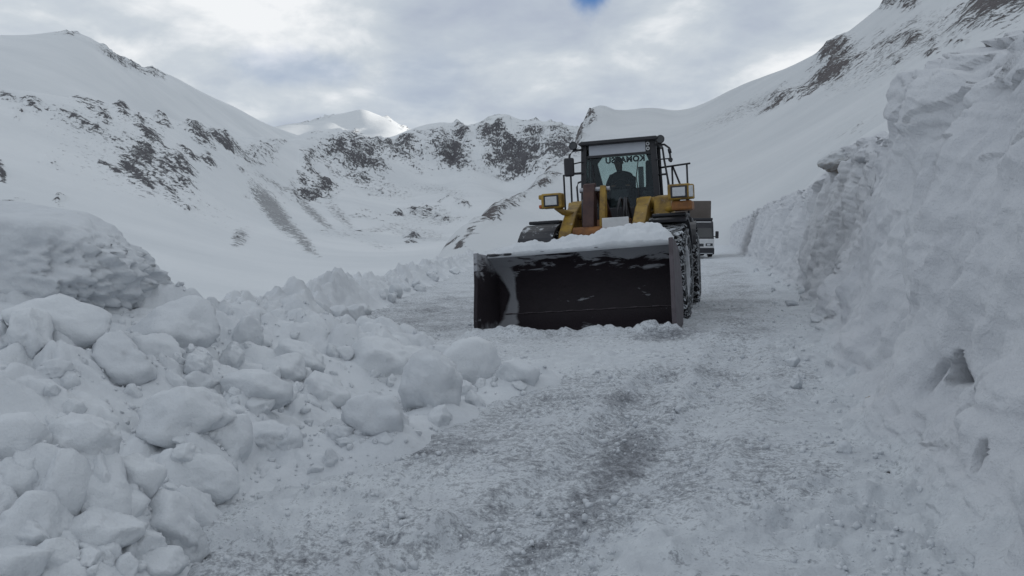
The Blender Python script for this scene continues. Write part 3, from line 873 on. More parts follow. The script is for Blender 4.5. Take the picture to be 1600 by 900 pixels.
# lumps at the foot of the cut wall and on its lip
g = random.Random(5)
for k in range(16):
    y_ = math.exp(g.uniform(math.log(4.5), math.log(30)))
    x_ = float(xbase(y_)) - g.uniform(0.1, 0.8)
    rr = g.uniform(0.025, 0.06) * (1 + y_ / 30)
    o = put_chunk((x_, y_, float(ground(x_, y_)) + rr * 0.55), (rr * g.uniform(0.9, 1.4), rr, rr * 0.8), 2000 + k)
    tag(o, 'small snow clod fallen at the foot of the cut wall', 'snow chunk', 'clods at the foot of the cut wall')
# chunks along the berm by the valley
for k in range(34):
    y_ = math.exp(g.uniform(math.log(10.5), math.log(34)))
    x_ = float(left_edge(y_)) + g.uniform(-0.5, 0.75)
    rr = g.uniform(0.07, 0.22)
    o = put_chunk((x_, y_, float(ground(x_, y_)) + (0.30 - 0.25 * abs(x_ - float(left_edge(y_)) + 0.3)) * 1.0 + rr * 0.2), (rr * g.uniform(0.9, 1.4), rr, rr * g.uniform(0.8, 1.2)), 2100 + k)
    tag(o, 'snow lump lying along the low berm on the valley side', 'snow chunk', 'lumps along the valley berm')

# dirty block jutting from the top of the cut wall
m, b, p = new_mat('dirty_snow')
co = b.add('ShaderNodeTexCoord').outputs['Object']
z_ = b.add('ShaderNodeSeparateXYZ', {0: co}).outputs[2]
v = b.math('ADD', b.math('MULTIPLY', z_, -0.55), b.math('MULTIPLY', b.noise(b.add('ShaderNodeMapping', {0: co, 'Scale': (1, 1, 3)}).outputs[0], 3.0, 5, 0.65), 1.0))
b.l.new(b.mix(b.ramp(v, [(0.45, 0.0), (0.85, 1.0)]), (0.55, 0.57, 0.59), (0.20, 0.175, 0.15)), p.inputs['Base Color'])
p.inputs['Roughness'].default_value = 0.85
bp = b.add('ShaderNodeBump', {'Strength': 0.6, 'Distance': 0.05, 'Height': b.noise(co, 7, 5, 0.65)})
b.l.new(bp.outputs[0], p.inputs['Normal'])
M_DIRTY = m
me = chunk_mesh('dirty_snow_block', 77, 5, 10, 0.10, M_DIRTY)
c = at(1318, 250, 17.3)
tag(put_chunk(tuple(c), (0.50, 0.75, 0.34), 3, 'dirty_snow_block', me, (0.1, -0.15, -0.5)), 'brown stained snow block jutting from the lip of the cut wall', 'snow block')
me = chunk_mesh('snow_block', 79, 5, 9, 0.10, M_WALL)
c = at(1372, 232, 14.2)
tag(put_chunk(tuple(c), (0.42, 0.6, 0.26), 3, 'snow_block', me, (0.1, -0.2, -0.4)), 'snow block on the wall lip right of the brown stained one', 'snow block')

# stones and a clod of earth frozen in the snow
m, b, p = new_mat('dark_stone')
co = b.add('ShaderNodeTexCoord').outputs['Object']
b.l.new(b.mix(b.noise(co, 4, 5), (0.035, 0.035, 0.04), (0.11, 0.10, 0.10)), p.inputs['Base Color'])
p.inputs['Roughness'].default_value = 0.8
M_STONE = m
m, b, p = new_mat('brown_earth')
co = b.add('ShaderNodeTexCoord').outputs['Object']
b.l.new(b.mix(b.noise(co, 3, 5, 0.7), (0.20, 0.14, 0.09), (0.50, 0.48, 0.46)), p.inputs['Base Color'])
p.inputs['Roughness'].default_value = 0.9
M_EARTH = m
stone_me = chunk_mesh('stone', 401, 3, 8, 0.12, M_STONE)
q = on_ground(1388, 742)
tag(put_chunk((q[0], q[1], q[2] + 0.008), (0.011, 0.010, 0.009), 1, 'stone', stone_me), 'single dark pebble on the snowy road at the lower right', 'stone')
q = on_ground(1385, 636)
tag(put_chunk((q[0], q[1], q[2] + 0.05), (0.13, 0.10, 0.05), 2, 'earth_clod', chunk_mesh('earth_clod', 402, 3, 8, 0.18, M_EARTH), (0, 0, 0.3)), 'brown clod of earth at the foot of the cut wall', 'earth clod')

# crumbs of snow strewn over the road
V, Fc = ico_verts(1)
Fc = np.array(Fc)
NC = 6500
g = np.random.default_rng(44)
cr = np.exp(g.uniform(math.log(2.6), math.log(17), NC)); cb = np.radians(g.uniform(-32, 36, NC))
cxx, cyy = cr * np.sin(cb), cr * np.cos(cb)
keep = (cxx < xbase(cyy) - 0.1)
keep &= (fbm(cxx * 0.8, cyy * 0.8, 0, 2, 77) > -0.25)
cxx, cyy, cr = cxx[keep], cyy[keep], cr[keep]
NC = len(cxx)
size = (0.005 + 0.015 * g.random(NC) ** 4) * (0.7 + cr / 14)
hz_ = heap_z(cxx, cyy); gz_ = ground(cxx, cyy) + road_height(cxx, cyy)
size = np.where(hz_ > gz_, size * 1.5, size)
czz = np.maximum(gz_, np.where(cr < 12, hz_, -9)) + size * 0.25
rt = g.uniform(0.6, 1.4, (NC, len(V)))
VV = (np.stack([cxx, cyy, czz], -1)[:, None, :] + V[None] * rt[..., None] * (size[:, None] * np.ones((1, 3)) * g.uniform(0.7, 1.4, (NC, 3)))[:, None, :]).reshape(-1, 3)
FF = (Fc[None] + (np.arange(NC) * len(V))[:, None, None]).reshape(-1, 3)
me = bpy.data.meshes.new('snow_crumbs')
me.vertices.add(len(VV)); me.vertices.foreach_set("co", VV.astype(np.float32).ravel())
me.loops.add(FF.size); me.loops.foreach_set("vertex_index", FF.astype(np.int32).ravel())
me.polygons.add(len(FF)); me.polygons.foreach_set("loop_start", np.arange(len(FF), dtype=np.int32) * 3)
me.polygons.foreach_set("use_smooth", np.ones(len(FF), dtype=bool))
me.update(calc_edges=True)
me.materials.append(M_BLOCK)
o = bpy.data.objects.new('snow_crumbs', me); COL.objects.link(o)
tag(o, 'crumbs of snow strewn over the packed road', 'snow crumbs', kind='stuff')

#LOADER_HERE
# ------------------------------------------------------------------ mesh builder for machines
class MB:
    def __init__(self):
        self.v, self.f = [], []

    def raw(self, V, Fs):
        k = len(self.v)
        self.v += [tuple(map(float, q)) for q in V]
        self.f += [[i + k for i in f] for f in Fs]
        return self

    def box(self, x0, x1, y0, y1, z0, z1, M=None, bev=0.0):
        bm = bmesh.new()
        bmesh.ops.create_cube(bm, size=1.0)
        for q in bm.verts:
            q.co = Vector(((x0 + x1) / 2 + q.co.x * (x1 - x0), (y0 + y1) / 2 + q.co.y * (y1 - y0), (z0 + z1) / 2 + q.co.z * (z1 - z0)))
        if bev:
            bmesh.ops.bevel(bm, geom=list(bm.edges), offset=bev, segments=2, affect='EDGES', profile=0.5)
        if M is not None:
            bmesh.ops.transform(bm, matrix=M, verts=bm.verts)
        bm.verts.index_update()
        self.raw([q.co[:] for q in bm.verts], [[q.index for q in f.verts] for f in bm.faces])
        bm.free()
        return self

    def prism(self, poly, x0, x1, axis='x', bev=0.0):
        """extrude a polygon given in (y,z) along x, or in (x,z) along y, or (x,y) along z"""
        bm = bmesh.new()
        def mk(a, b_, t):
            return {'x': (t, a, b_), 'y': (a, t, b_), 'z': (a, b_, t)}[axis]
        A = [bm.verts.new(mk(a, b_, x0)) for a, b_ in poly]
        B_ = [bm.verts.new(mk(a, b_, x1)) for a, b_ in poly]
        n = len(poly)
        bm.faces.new(A); bm.faces.new(B_[::-1])
        for i in range(n):
            bm.faces.new((A[i], B_[i], B_[(i + 1) % n], A[(i + 1) % n]))
        bmesh.ops.recalc_face_normals(bm, faces=bm.faces)
        if bev:
            bmesh.ops.bevel(bm, geom=list(bm.edges), offset=bev, segments=1, affect='EDGES', profile=0.5)
        bm.verts.index_update()
        self.raw([q.co[:] for q in bm.verts], [[q.index for q in f.verts] for f in bm.faces])
        bm.free()
        return self

    def tube(self, pts, r, n=8, caps=True):
        pts = [Vector(q) for q in pts]
        rings = []
        for i, q in enumerate(pts):
            t = (pts[min(i + 1, len(pts) - 1)] - pts[max(i - 1, 0)]).normalized()
            up = Vector((0, 0, 1)) if abs(t.z) < 0.9 else Vector((1, 0, 0))
            a = t.cross(up).normalized(); b_ = t.cross(a)
            rr = r[i] if isinstance(r, (list, tuple)) else r
            rings.append([q + (a * math.cos(2 * math.pi * k / n) + b_ * math.sin(2 * math.pi * k / n)) * rr for k in range(n)])
        V = [c for rg in rings for c in rg]
        Fs = []
        for i in range(len(rings) - 1):
            for k in range(n):
                Fs.append([i * n + k, i * n + (k + 1) % n, (i + 1) * n + (k + 1) % n, (i + 1) * n + k])
        if caps:
            Fs.append(list(range(n))[::-1]); Fs.append([(len(rings) - 1) * n + k for k in range(n)])
        return self.raw(V, Fs)

    def lathe(self, prof, c, n=48, axis='x'):
        """prof: (radius, along) pairs turned about an axis through c"""
        V, Fs = [], []
        for k in range(n):
            a = 2 * math.pi * k / n
            for rr, t in prof:
                if axis == 'x': V.append((c[0] + t, c[1] + rr * math.cos(a), c[2] + rr * math.sin(a)))
                elif axis == 'y': V.append((c[0] + rr * math.cos(a), c[1] + t, c[2] + rr * math.sin(a)))
                else: V.append((c[0] + rr * math.cos(a), c[1] + rr * math.sin(a), c[2] + t))
        m_ = len(prof)
        for k in range(n):
            for j in range(m_ - 1):
                a, b_ = k * m_ + j, ((k + 1) % n) * m_ + j
                Fs.append([a, a + 1, b_ + 1, b_])
        return self.raw(V, Fs)

    def build(self, name, mat, parent=None, smooth_=False, M=None):
        me = bpy.data.meshes.new(name)
        me.from_pydata(self.v, [], self.f)
        bm = bmesh.new(); bm.from_mesh(me)
        bmesh.ops.recalc_face_normals(bm, faces=bm.faces)
        bm.to_mesh(me); bm.free()
        if smooth_:
            me.polygons.foreach_set("use_smooth", np.ones(len(me.polygons), dtype=bool))
        me.materials.append(mat)
        o = bpy.data.objects.new(name, me)
        COL.objects.link(o)
        if parent is not None: o.parent = parent
        if M is not None: o.matrix_local = M
        return o


def paint(name, col, col2=None, rough=0.5, metal=0.0, scale=6.0, snow=0.0, spec=0.4, lo=0.56):
    """worn paint or steel, with some snow stuck to it"""
    m, b, p = new_mat(name)
    co = b.add('ShaderNodeTexCoord').outputs['Object']
    c = b.mix(b.ramp(b.noise(co, scale, 6, 0.65), [(0.38, 0.0), (0.7, 1.0)]), col, col2 or tuple(q * 0.6 for q in col))
    if snow:
        up = b.add('ShaderNodeSeparateXYZ', {0: b.add('ShaderNodeNewGeometry').outputs['Normal']}).outputs[2]
        k = b.math('ADD', b.noise(co, scale * 1.3, 6, 0.7), b.math('MULTIPLY', up, 0.12 * snow))
        c = b.mix(b.math('MULTIPLY', b.ramp(k, [(lo, 0.0), (lo + 0.06, 1.0)]), min(1.0, snow)), c, (0.52, 0.55, 0.58))
    b.l.new(c, p.inputs['Base Color'])
    p.inputs['Roughness'].default_value = rough
    p.inputs['Metallic'].default_value = metal
    p.inputs['Specular IOR Level'].default_value = spec
    bp = b.add('ShaderNodeBump', {'Strength': 0.15, 'Distance': 0.01, 'Height': b.noise(co, scale * 5, 4)})
    b.l.new(bp.outputs[0], p.inputs['Normal'])
    return m


def glass(name, tint=(0.75, 0.82, 0.82), gloss=0.10):
    m = bpy.data.materials.new(name); m.use_nodes = True
    b = NB(m.node_tree); b.n.clear()
    out = b.add('ShaderNodeOutputMaterial')
    t = b.add('ShaderNodeBsdfTransparent', {0: tint + (1,)})
    gsh = b.add('ShaderNodeBsdfGlossy', {'Color': (0.8, 0.85, 0.9, 1), 'Roughness': 0.06})
    fr = b.add('ShaderNodeFresnel', {0: 1.45}).outputs[0]
    mx = b.add('ShaderNodeMixShader', {0: b.math('ADD', b.math('MULTIPLY', fr, 0.30), gloss * 0.1), 1: t.outputs[0], 2: gsh.outputs[0]})
    b.l.new(mx.outputs[0], out.inputs[0])
    return m


M_YEL = paint('loader_yellow', (0.33, 0.205, 0.03), (0.10, 0.058, 0.02), 0.5, 0, 5.0, 0.25, lo=0.66)
M_ORG = paint('rusted_orange', (0.26, 0.11, 0.03), (0.12, 0.05, 0.022), 0.6, 0, 6.0, 0.2, lo=0.68)
M_BLK = paint('black_paint', (0.018, 0.019, 0.024), (0.03, 0.03, 0.035), 0.5, 0, 5.0)
M_BLKS = paint('black_paint_snowed', (0.018, 0.019, 0.024), (0.03, 0.03, 0.035), 0.5, 0, 3.0, 0.8, lo=0.66)
M_MAROON = paint('dark_maroon', (0.045, 0.022, 0.022), (0.08, 0.04, 0.03), 0.55, 0, 6.0)
M_CHROME = paint('rod_steel', (0.35, 0.36, 0.38), (0.25, 0.26, 0.28), 0.3, 0.8, 6.0)
M_RUB = paint('rubber', (0.014, 0.014, 0.016), (0.022, 0.022, 0.025), 0.85, 0, 13.0, 1.0, 0.2, lo=0.53)
M_RIM = paint('snow_caked_rim', (0.50, 0.52, 0.55), (0.30, 0.30, 0.30), 0.7, 0, 5.0)
M_CHAIN = paint('tyre_chain', (0.10, 0.10, 0.105), (0.40, 0.42, 0.44), 0.55, 0.3, 14.0)
M_SIDE = paint('worn_side_plate', (0.10, 0.085, 0.095), (0.055, 0.045, 0.05), 0.55, 0, 4.0, 0.5, lo=0.64)
M_LENS = paint('lamp_lens', (0.50, 0.52, 0.54), (0.42, 0.44, 0.46), 0.15, 0, 20.0, spec=0.6)
M_AMBER = paint('amber_lens', (0.45, 0.10, 0.02), (0.3, 0.05, 0.02), 0.25)
M_VISOR = paint('pale_visor', (0.44, 0.47, 0.52), (0.38, 0.41, 0.46), 0.5, 0, 3.0)  # plain light grey with a slight random tone
M_TRIM = paint('cab_trim', (0.026, 0.028, 0.034), (0.04, 0.042, 0.05), 0.75, 0, 4.0)
M_GLASS = glass('cab_glass', (0.80, 0.86, 0.85), 0.12)
M_TINT = glass('tinted_side_glass', (0.10, 0.115, 0.125), 0.12)
M_WHITE = paint('white_paint', (0.62, 0.63, 0.64), (0.50, 0.51, 0.52), 0.4, 0, 3.0, 0.3, lo=0.66)
M_TARP = paint('brown_box', (0.10, 0.085, 0.075), (0.125, 0.105, 0.095), 0.7, 0, 1.5)
M_SCREEN = paint('dark_windscreen', (0.03, 0.034, 0.038), (0.045, 0.05, 0.055), 0.12, 0, 1.0, spec=0.5)
M_SKIN = paint('skin', (0.17, 0.10, 0.075), (0.13, 0.075, 0.055), 0.6)
M_JACKET = paint('dark_jacket', (0.016, 0.022, 0.028), (0.022, 0.03, 0.036), 0.85, 0, 12.0)
M_HAIR = paint('dark_hair', (0.012, 0.010, 0.010), (0.02, 0.017, 0.016), 0.8, 0, 30.0)
M_LETTER = paint('black_letters', (0.015, 0.015, 0.017), (0.015, 0.015, 0.017), 0.6)

# the bucket's inside: nearly black steel with snow smeared along the top and in the corner
m, b, p = new_mat('bucket_steel')
co = b.add('ShaderNodeTexCoord').outputs['Object']
sp_ = b.add('ShaderNodeSeparateXYZ', {0: co})
xx, zz2 = sp_.outputs[0], sp_.outputs[2]
streak = b.noise(b.add('ShaderNodeMapping', {0: co, 'Scale': (1.0, 1.0, 3.6)}).outputs[0], 2.3, 7, 0.62, 0.5)
blotch = b.noise(co, 3.0, 5, 0.55, 0.6)
topw = b.math('MULTIPLY', b.ramp(zz2, [(0.0, 0.0), (1.0, 1.0)]), 1.0)
tw = b.add('ShaderNodeMapRange', {0: zz2, 1: 0.86, 2: 1.22, 3: 0.0, 4: 0.225}, clamp=True).outputs[0]
rightw = b.add('ShaderNodeMapRange', {0: xx, 1: 0.2, 2: 1.4, 3: 0.0, 4: 0.05}, clamp=True).outputs[0]
rightw = b.math('MULTIPLY', rightw, b.add('ShaderNodeMapRange', {0: zz2, 1: 0.86, 2: 1.0, 3: 0.0, 4: 1.0}, clamp=True).outputs[0])
sm1 = b.ramp(b.math('ADD', b.math('ADD', streak, tw), rightw), [(0.645, 0.0), (0.72, 1.0)])
# smear in the left corner, narrow at half height
cx0 = b.math('ADD', b.math('MULTIPLY', b.math('ABSOLUTE', b.math('SUBTRACT', zz2, 0.62)), -0.14), -1.26)
cdx = b.math('ABSOLUTE', b.math('SUBTRACT', xx, cx0))
wid = b.math('ADD', b.math('MULTIPLY', b.math('POWER', b.math('ABSOLUTE', b.math('SUBTRACT', zz2, 0.62)), 1.3), 0.34), 0.075)
cor = b.math('SUBTRACT', b.math('DIVIDE', cdx, wid), b.math('MULTIPLY', b.math('SUBTRACT', blotch, 0.5), 1.6))
sm2 = b.ramp(cor, [(0.55, 1.0), (1.1, 0.0)])
spk = b.math('MULTIPLY', b.ramp(b.noise(co, 7.0, 4, 0.6), [(0.74, 0.0), (0.76, 1.0)]), 0.6)
sm = b.math('MAXIMUM', b.math('MAXIMUM', b.math('MULTIPLY', sm1, 0.85), b.math('MULTIPLY', sm2, 0.8)), spk)
steel = b.mix(b.noise(co, 4, 6, 0.7), (0.012, 0.010, 0.013), (0.026, 0.019, 0.023))
b.l.new(b.mix(sm, steel, (0.34, 0.35, 0.375)), p.inputs['Base Color'])
p.inputs['Roughness'].default_value = 0.6
p.inputs['Specular IOR Level'].default_value = 0.25
bp = b.add('ShaderNodeBump', {'Strength': 0.5, 'Distance': 0.02, 'Height': b.math('ADD', sm, b.noise(co, 30, 3))})
b.l.new(bp.outputs[0], p.inputs['Normal'])
M_BUCKET = m

# ------------------------------------------------------------------ the wheel loader
def empty(name, loc=(0, 0, 0), parent=None, M=None):
    o = bpy.data.objects.new(name, None)
    o.empty_display_size = 0.2
    COL.objects.link(o)
    o.location = loc
    if parent is not None: o.parent = parent
    if M is not None: o.matrix_local = M
    return o


loader = empty('wheel_loader')
LM = Matrix.Translation((LX, LY, LZ)) @ Matrix.Rotation(-R(14.6), 4, 'Z') @ Matrix.Rotation(-R(3.08), 4, 'Y')
loader.matrix_world = LM
tag(loader, 'yellow and black wheel loader with a wide dark bucket on the snowy road', 'wheel loader')
ART = Matrix.Translation((0, 1.7, 0)) @ Matrix.Rotation(-R(3.6), 4, 'Z') @ Matrix.Translation((0, -1.7, 0))

# bucket
inner = [(-2.30, 0.03), (-1.50, 0.05), (-1.22, 0.12), (-1.04, 0.29), (-0.97, 0.50), (-0.97, 0.72), (-1.06, 0.95), (-1.24, 1.14), (-1.50, 1.27)]
outer = [(-1.54, 1.31), (-1.20, 1.20), (-1.00, 1.00), (-0.90, 0.74), (-0.90, 0.48), (-0.98, 0.25), (-1.19, 0.05), (-1.48, -0.005), (-2.30, 0.0)]
inner = [(-2.3 + (y_ + 2.3) * 0.86, z_) for y_, z_ in inner]; outer = [(-2.3 + (y_ + 2.3) * 0.86, z_) for y_, z_ in outer]
NX = 24
bk = MB()
V, Fs = [], []
poly = inner + outer
for i in range(NX + 1):
    x_ = -1.50 + 3.0 * i / NX
    bow = 0.02 * (1 - (x_ / 1.5) ** 2)
    for (y_, z_) in poly:
        V.append((x_, y_, z_ + bow * (z_ > 1.0)))
n = len(poly)
for i in range(NX):
    for k in range(n):
        Fs.append([i * n + k, i * n + (k + 1) % n, (i + 1) * n + (k + 1) % n, (i + 1) * n + k])
bk.raw(V, Fs)
BSH = Matrix.Translation((-0.12, 0.0, 0.0)) @ Matrix.Rotation(-R(1.6), 4, 'Y')
bucket = bk.build('bucket', M_BUCKET, loader, True, ART @ BSH)
sidep = [(-2.34, -0.005), (-2.30, 0.35), (-2.16, 0.85), (-2.08, 1.34), (-2.02, 1.35), (-1.50, 1.31), (-1.16, 1.20), (-0.95, 0.98), (-0.86, 0.72), (-0.86, 0.46), (-0.95, 0.2), (-1.18, 0.0), (-1.5, -0.02)]
sidep = [(-2.3 + (y_ + 2.3) * 0.84, z_) for y_, z_ in sidep]
for sx_, mt_ in ((-1, M_BUCKET), (1, M_SIDE)):
    q = MB().prism(sidep, sx_ * 1.503, sx_ * 1.54, 'x', 0.004)
    q.prism([(-2.37, -0.01), (-2.335, 0.34), (-2.195, 0.85), (-2.115, 1.35), (-2.03, 1.36), (-2.10, 0.84), (-2.22, 0.3), (-2.26, -0.01)], sx_ * 1.492, sx_ * 1.553, 'x', 0.006)
    q.build('side_plate', mt_, bucket)
MB().box(-1.53, 1.53, -2.40, -2.16, -0.012, 0.022, bev=0.006).build('cutting_edge', M_BLK, bucket)
q = MB()
for i in range(24):
    x0, x1 = -1.40 + i * 0.117, -1.40 + (i + 1) * 0.117
    q.tube([(x0, -1.228, 0.30 + 0.004 * math.sin(i * 2.1)), (x1, -1.228, 0.30 + 0.004 * math.sin((i + 1) * 2.1))], 0.006 + 0.005 * (i % 3 == 0), 6)
q.build('weld_seam', M_SIDE, bucket)
MB().tube([(-1.5, -1.62, 1.30), (1.5, -1.62, 1.30)], 0.028, 8).build('top_lip', M_BLKS, bucket)

# front frame, arms, linkage
ff = MB().prism([(-0.55, 0.55), (0.9, 0.5), (1.5, 0.7), (1.45, 1.15), (0.95, 1.75), (0.75, 1.82), (0.25, 1.70), (-0.35, 1.1)], -0.34, 0.34, 'x', 0.02)
ff.box(-1.05, 1.05, -0.22, 0.22, 0.6, 1.0, bev=0.05)
ff.build('front_frame', M_ORG, loader, False, ART)
armp = [(0.95, 1.95), (0.88, 2.14), (0.62, 2.18), (0.10, 1.98), (-0.45, 1.60), (-0.72, 1.15), (-0.80, 0.62), (-0.78, 0.36), (-0.62, 0.34), (-0.55, 0.66), (-0.45, 1.05), (0.05, 1.42), (0.62, 1.72)]
for sx_ in (-1, 1):
    q = MB().prism(armp, sx_ * 0.52, sx_ * 0.74, 'x', 0.015)
    q.lathe([(0.0, 0), (0.12, 0), (0.12, 0.36), (0.0, 0.36)], (0.46 if sx_ > 0 else -0.82, 0.76, 2.05), 16)
    a_ = q.build('lift_arm', M_YEL if sx_ > 0 else M_YEL, loader, False, ART)
    c_ = MB().tube([(sx_ * 0.44, 0.75, 0.85), (sx_ * 0.44, 0.0, 1.20)], 0.075, 12)
    c_.tube([(sx_ * 0.44, 0.0, 1.20), (sx_ * 0.44, -0.5, 1.42)], 0.04, 10)
    c_.build('lift_cylinder', M_CHROME, a_)
q = MB().tube([(-0.5, -0.30, 1.52), (0.5, -0.30, 1.52)], 0.15, 16)
q.build('cross_tube', M_ORG, loader, True, ART)
# bell crank: a dark plate pair and a yellow plate, joined by pins
q = MB().prism([(-0.30, 1.30), (-0.12, 1.30), (-0.02, 1.70), (0.10, 2.28), (0.02, 2.44), (-0.14, 2.42), (-0.24, 2.05), (-0.34, 1.7)], -0.34, -0.14, 'x', 0.012)
bc = q.build('bell_crank', M_MAROON, loader, False, ART)
MB().prism([(-0.36, 1.35), (-0.2, 1.35), (-0.10, 1.80), (-0.02, 2.36), (-0.14, 2.38), (-0.30, 1.9)], -0.04, 0.06, 'x', 0.01).build('yellow_plate', M_YEL, bc)
MB().tube([(-0.42, -0.05, 2.32), (0.12, -0.05, 2.32)], 0.045, 10).tube([(-0.42, -0.26, 1.6), (0.12, -0.26, 1.6)], 0.05, 10).build('pin', M_CHROME, bc)
q = MB().tube([(-0.1, 0.05, 2.30), (-0.1, 0.95, 1.72)], 0.085, 14).tube([(-0.1, 0.95, 1.72), (-0.1, 1.3, 1.5)], 0.06, 12)
q.build('tilt_cylinder', M_MAROON, loader, True, ART)
MB().prism([(-0.28, 1.28), (-0.16, 1.36), (-0.80, 0.95), (-0.86, 0.82)], -0.30, -0.16, 'x', 0.01).build('tilt_link', M_ORG, loader, False, ART)
for k, (x_, y_) in enumerate([(0.18, 0.0), (0.26, 0.04), (-0.46, 0.02), (0.36, 0.1)]):
    pts = [(x_ + 0.05 * math.sin(t * 3 + k), y_ + 0.9 * t ** 1.2, 1.62 + 0.50 * math.sin(math.pi * min(1, t * 1.1)) + 0.1 * t) for t in np.linspace(0, 1, 12)]
    MB().tube(pts, 0.022, 7).build('hydraulic_hose', M_BLK, loader, True, ART)
# snow-dusted name board between the arms
MB().box(0.02, 0.48, -0.40, -0.37, 1.60, 1.80, bev=0.008).build('front_panel', M_WHITE, loader, False, ART)
# yellow frame covers beside the cab foot
MB().prism([(0.2, 1.80), (0.9, 1.75), (0.95, 2.2), (0.35, 2.15)], 0.82, 1.12, 'x', 0.02).build('lamp_bracket_cover', M_YEL, loader, False, ART)


def wheel(x_, y_, M):
    s_ = 1 if x_ > 0 else -1
    w = empty('wheel', (0, 0, 0), loader, M)
    hw_, ro, ri = 0.29, 0.77, 0.40
    prof = [(ri, -0.22), (ri + 0.06, -hw_ + 0.01), (ri + 0.18, -hw_ - 0.005), (ro - 0.12, -hw_), (ro - 0.03, -hw_ + 0.05), (ro, -hw_ + 0.12), (ro + 0.012, 0.0),
            (ro, hw_ - 0.12), (ro - 0.03, hw_ - 0.05), (ro - 0.12, hw_), (ri + 0.18, hw_ + 0.005), (ri + 0.06, hw_ - 0.01), (ri, 0.22)]
    c = (x_, y_, 0.81)
    q = MB().lathe(prof, c, 56)
    NL = 24
    for k in range(NL):
        for side in (-1, 1):
            a = 2 * math.pi * (k + 0.5 * (side > 0)) / NL
            Mx = Matrix.Translation(c) @ Matrix.Rotation(a, 4, 'X') @ Matrix.Translation((side * 0.15, 0, ro - 0.005)) @ Matrix.Rotation(side * 0.5, 4, 'Z')
            q.box(-0.155, 0.145, -0.045, 0.045, -0.05, 0.042, Mx)
    tyre = q.build('tyre', M_RUB, w, False)
    q = MB()
    NK = 20
    pt = lambda a, t, rr: (c[0] + t, c[1] + rr * math.cos(a), c[2] + rr * math.sin(a))
    for k in range(NK):
        a0, a1 = 2 * math.pi * k / NK, 2 * math.pi * (k + 1) / NK
        am = (a0 + a1) / 2
        rr = ro + 0.055
        for t0, t1 in ((-0.26, -0.09), (0.09, -0.09), (0.09, 0.26)):
            q.tube([pt(a0, t0, rr), pt(am, t1, rr)], 0.014, 5)
            q.tube([pt(am, t1, rr), pt(a1, t0, rr)], 0.014, 5)
        for side in (-1, 1):
            q.tube([pt(a0, side * 0.26, rr), pt(a0, side * 0.315, ro - 0.16)], 0.013, 5)
            q.tube([pt(a0, side * 0.315, ro - 0.16), pt(a1, side * 0.315, ro - 0.16)], 0.013, 5)
    q.build('tyre_chain', M_CHAIN, w, False)
    o1 = s_ * 0.30
    prof = [(0.0, s_ * 0.12), (0.14, s_ * 0.12), (0.15, s_ * 0.20), (0.22, s_ * 0.16), (0.34, s_ * 0.20), (0.37, s_ * 0.27), (0.455, s_ * 0.29), (0.46, s_ * 0.22), (0.40, s_ * 0.05)]
    rim = MB().lathe(prof, c, 40).build('rim', M_RIM, w, True)
    nut = MB()
    for k in range(12):
        a = 2 * math.pi * k / 12
        nut.lathe([(0, s_ * 0.17), (0.016, s_ * 0.17), (0.016, s_ * 0.225), (0, s_ * 0.225)], (c[0], c[1] + 0.26 * math.cos(a), c[2] + 0.26 * math.sin(a)), 6)
    nut.build('wheel_nut_ring', M_BLK, rim)
    return w


for x_ in (-1.10, 1.10):
    wheel(x_, 0.0, ART)
    wheel(x_, 3.45, Matrix.Identity(4))

# fenders over the front wheels
for sx_ in (-1, 1):
    top_a = 108 if sx_ > 0 else 156
    arc = [(0.0 + 0.98 * math.cos(R(a)), 0.81 + 0.95 * math.sin(R(a))) for a in range(top_a, 23, -12)]
    arc2 = [(0.0 + 0.93 * math.cos(R(a)), 0.81 + 0.90 * math.sin(R(a))) for a in range(24, top_a + 1, 12)]
    a_, b_2 = (0.80, 1.42) if sx_ > 0 else (-1.42, -0.80)
    fe = MB().prism(arc + arc2, a_, b_2, 'x').build('fender', M_BLKS, loader, False, ART)
    MB().box(a_ + 0.02, b_2 - 0.02, -0.05, 0.75, 1.77, 1.83, bev=0.02).build('step_plate', M_BLKS, fe)

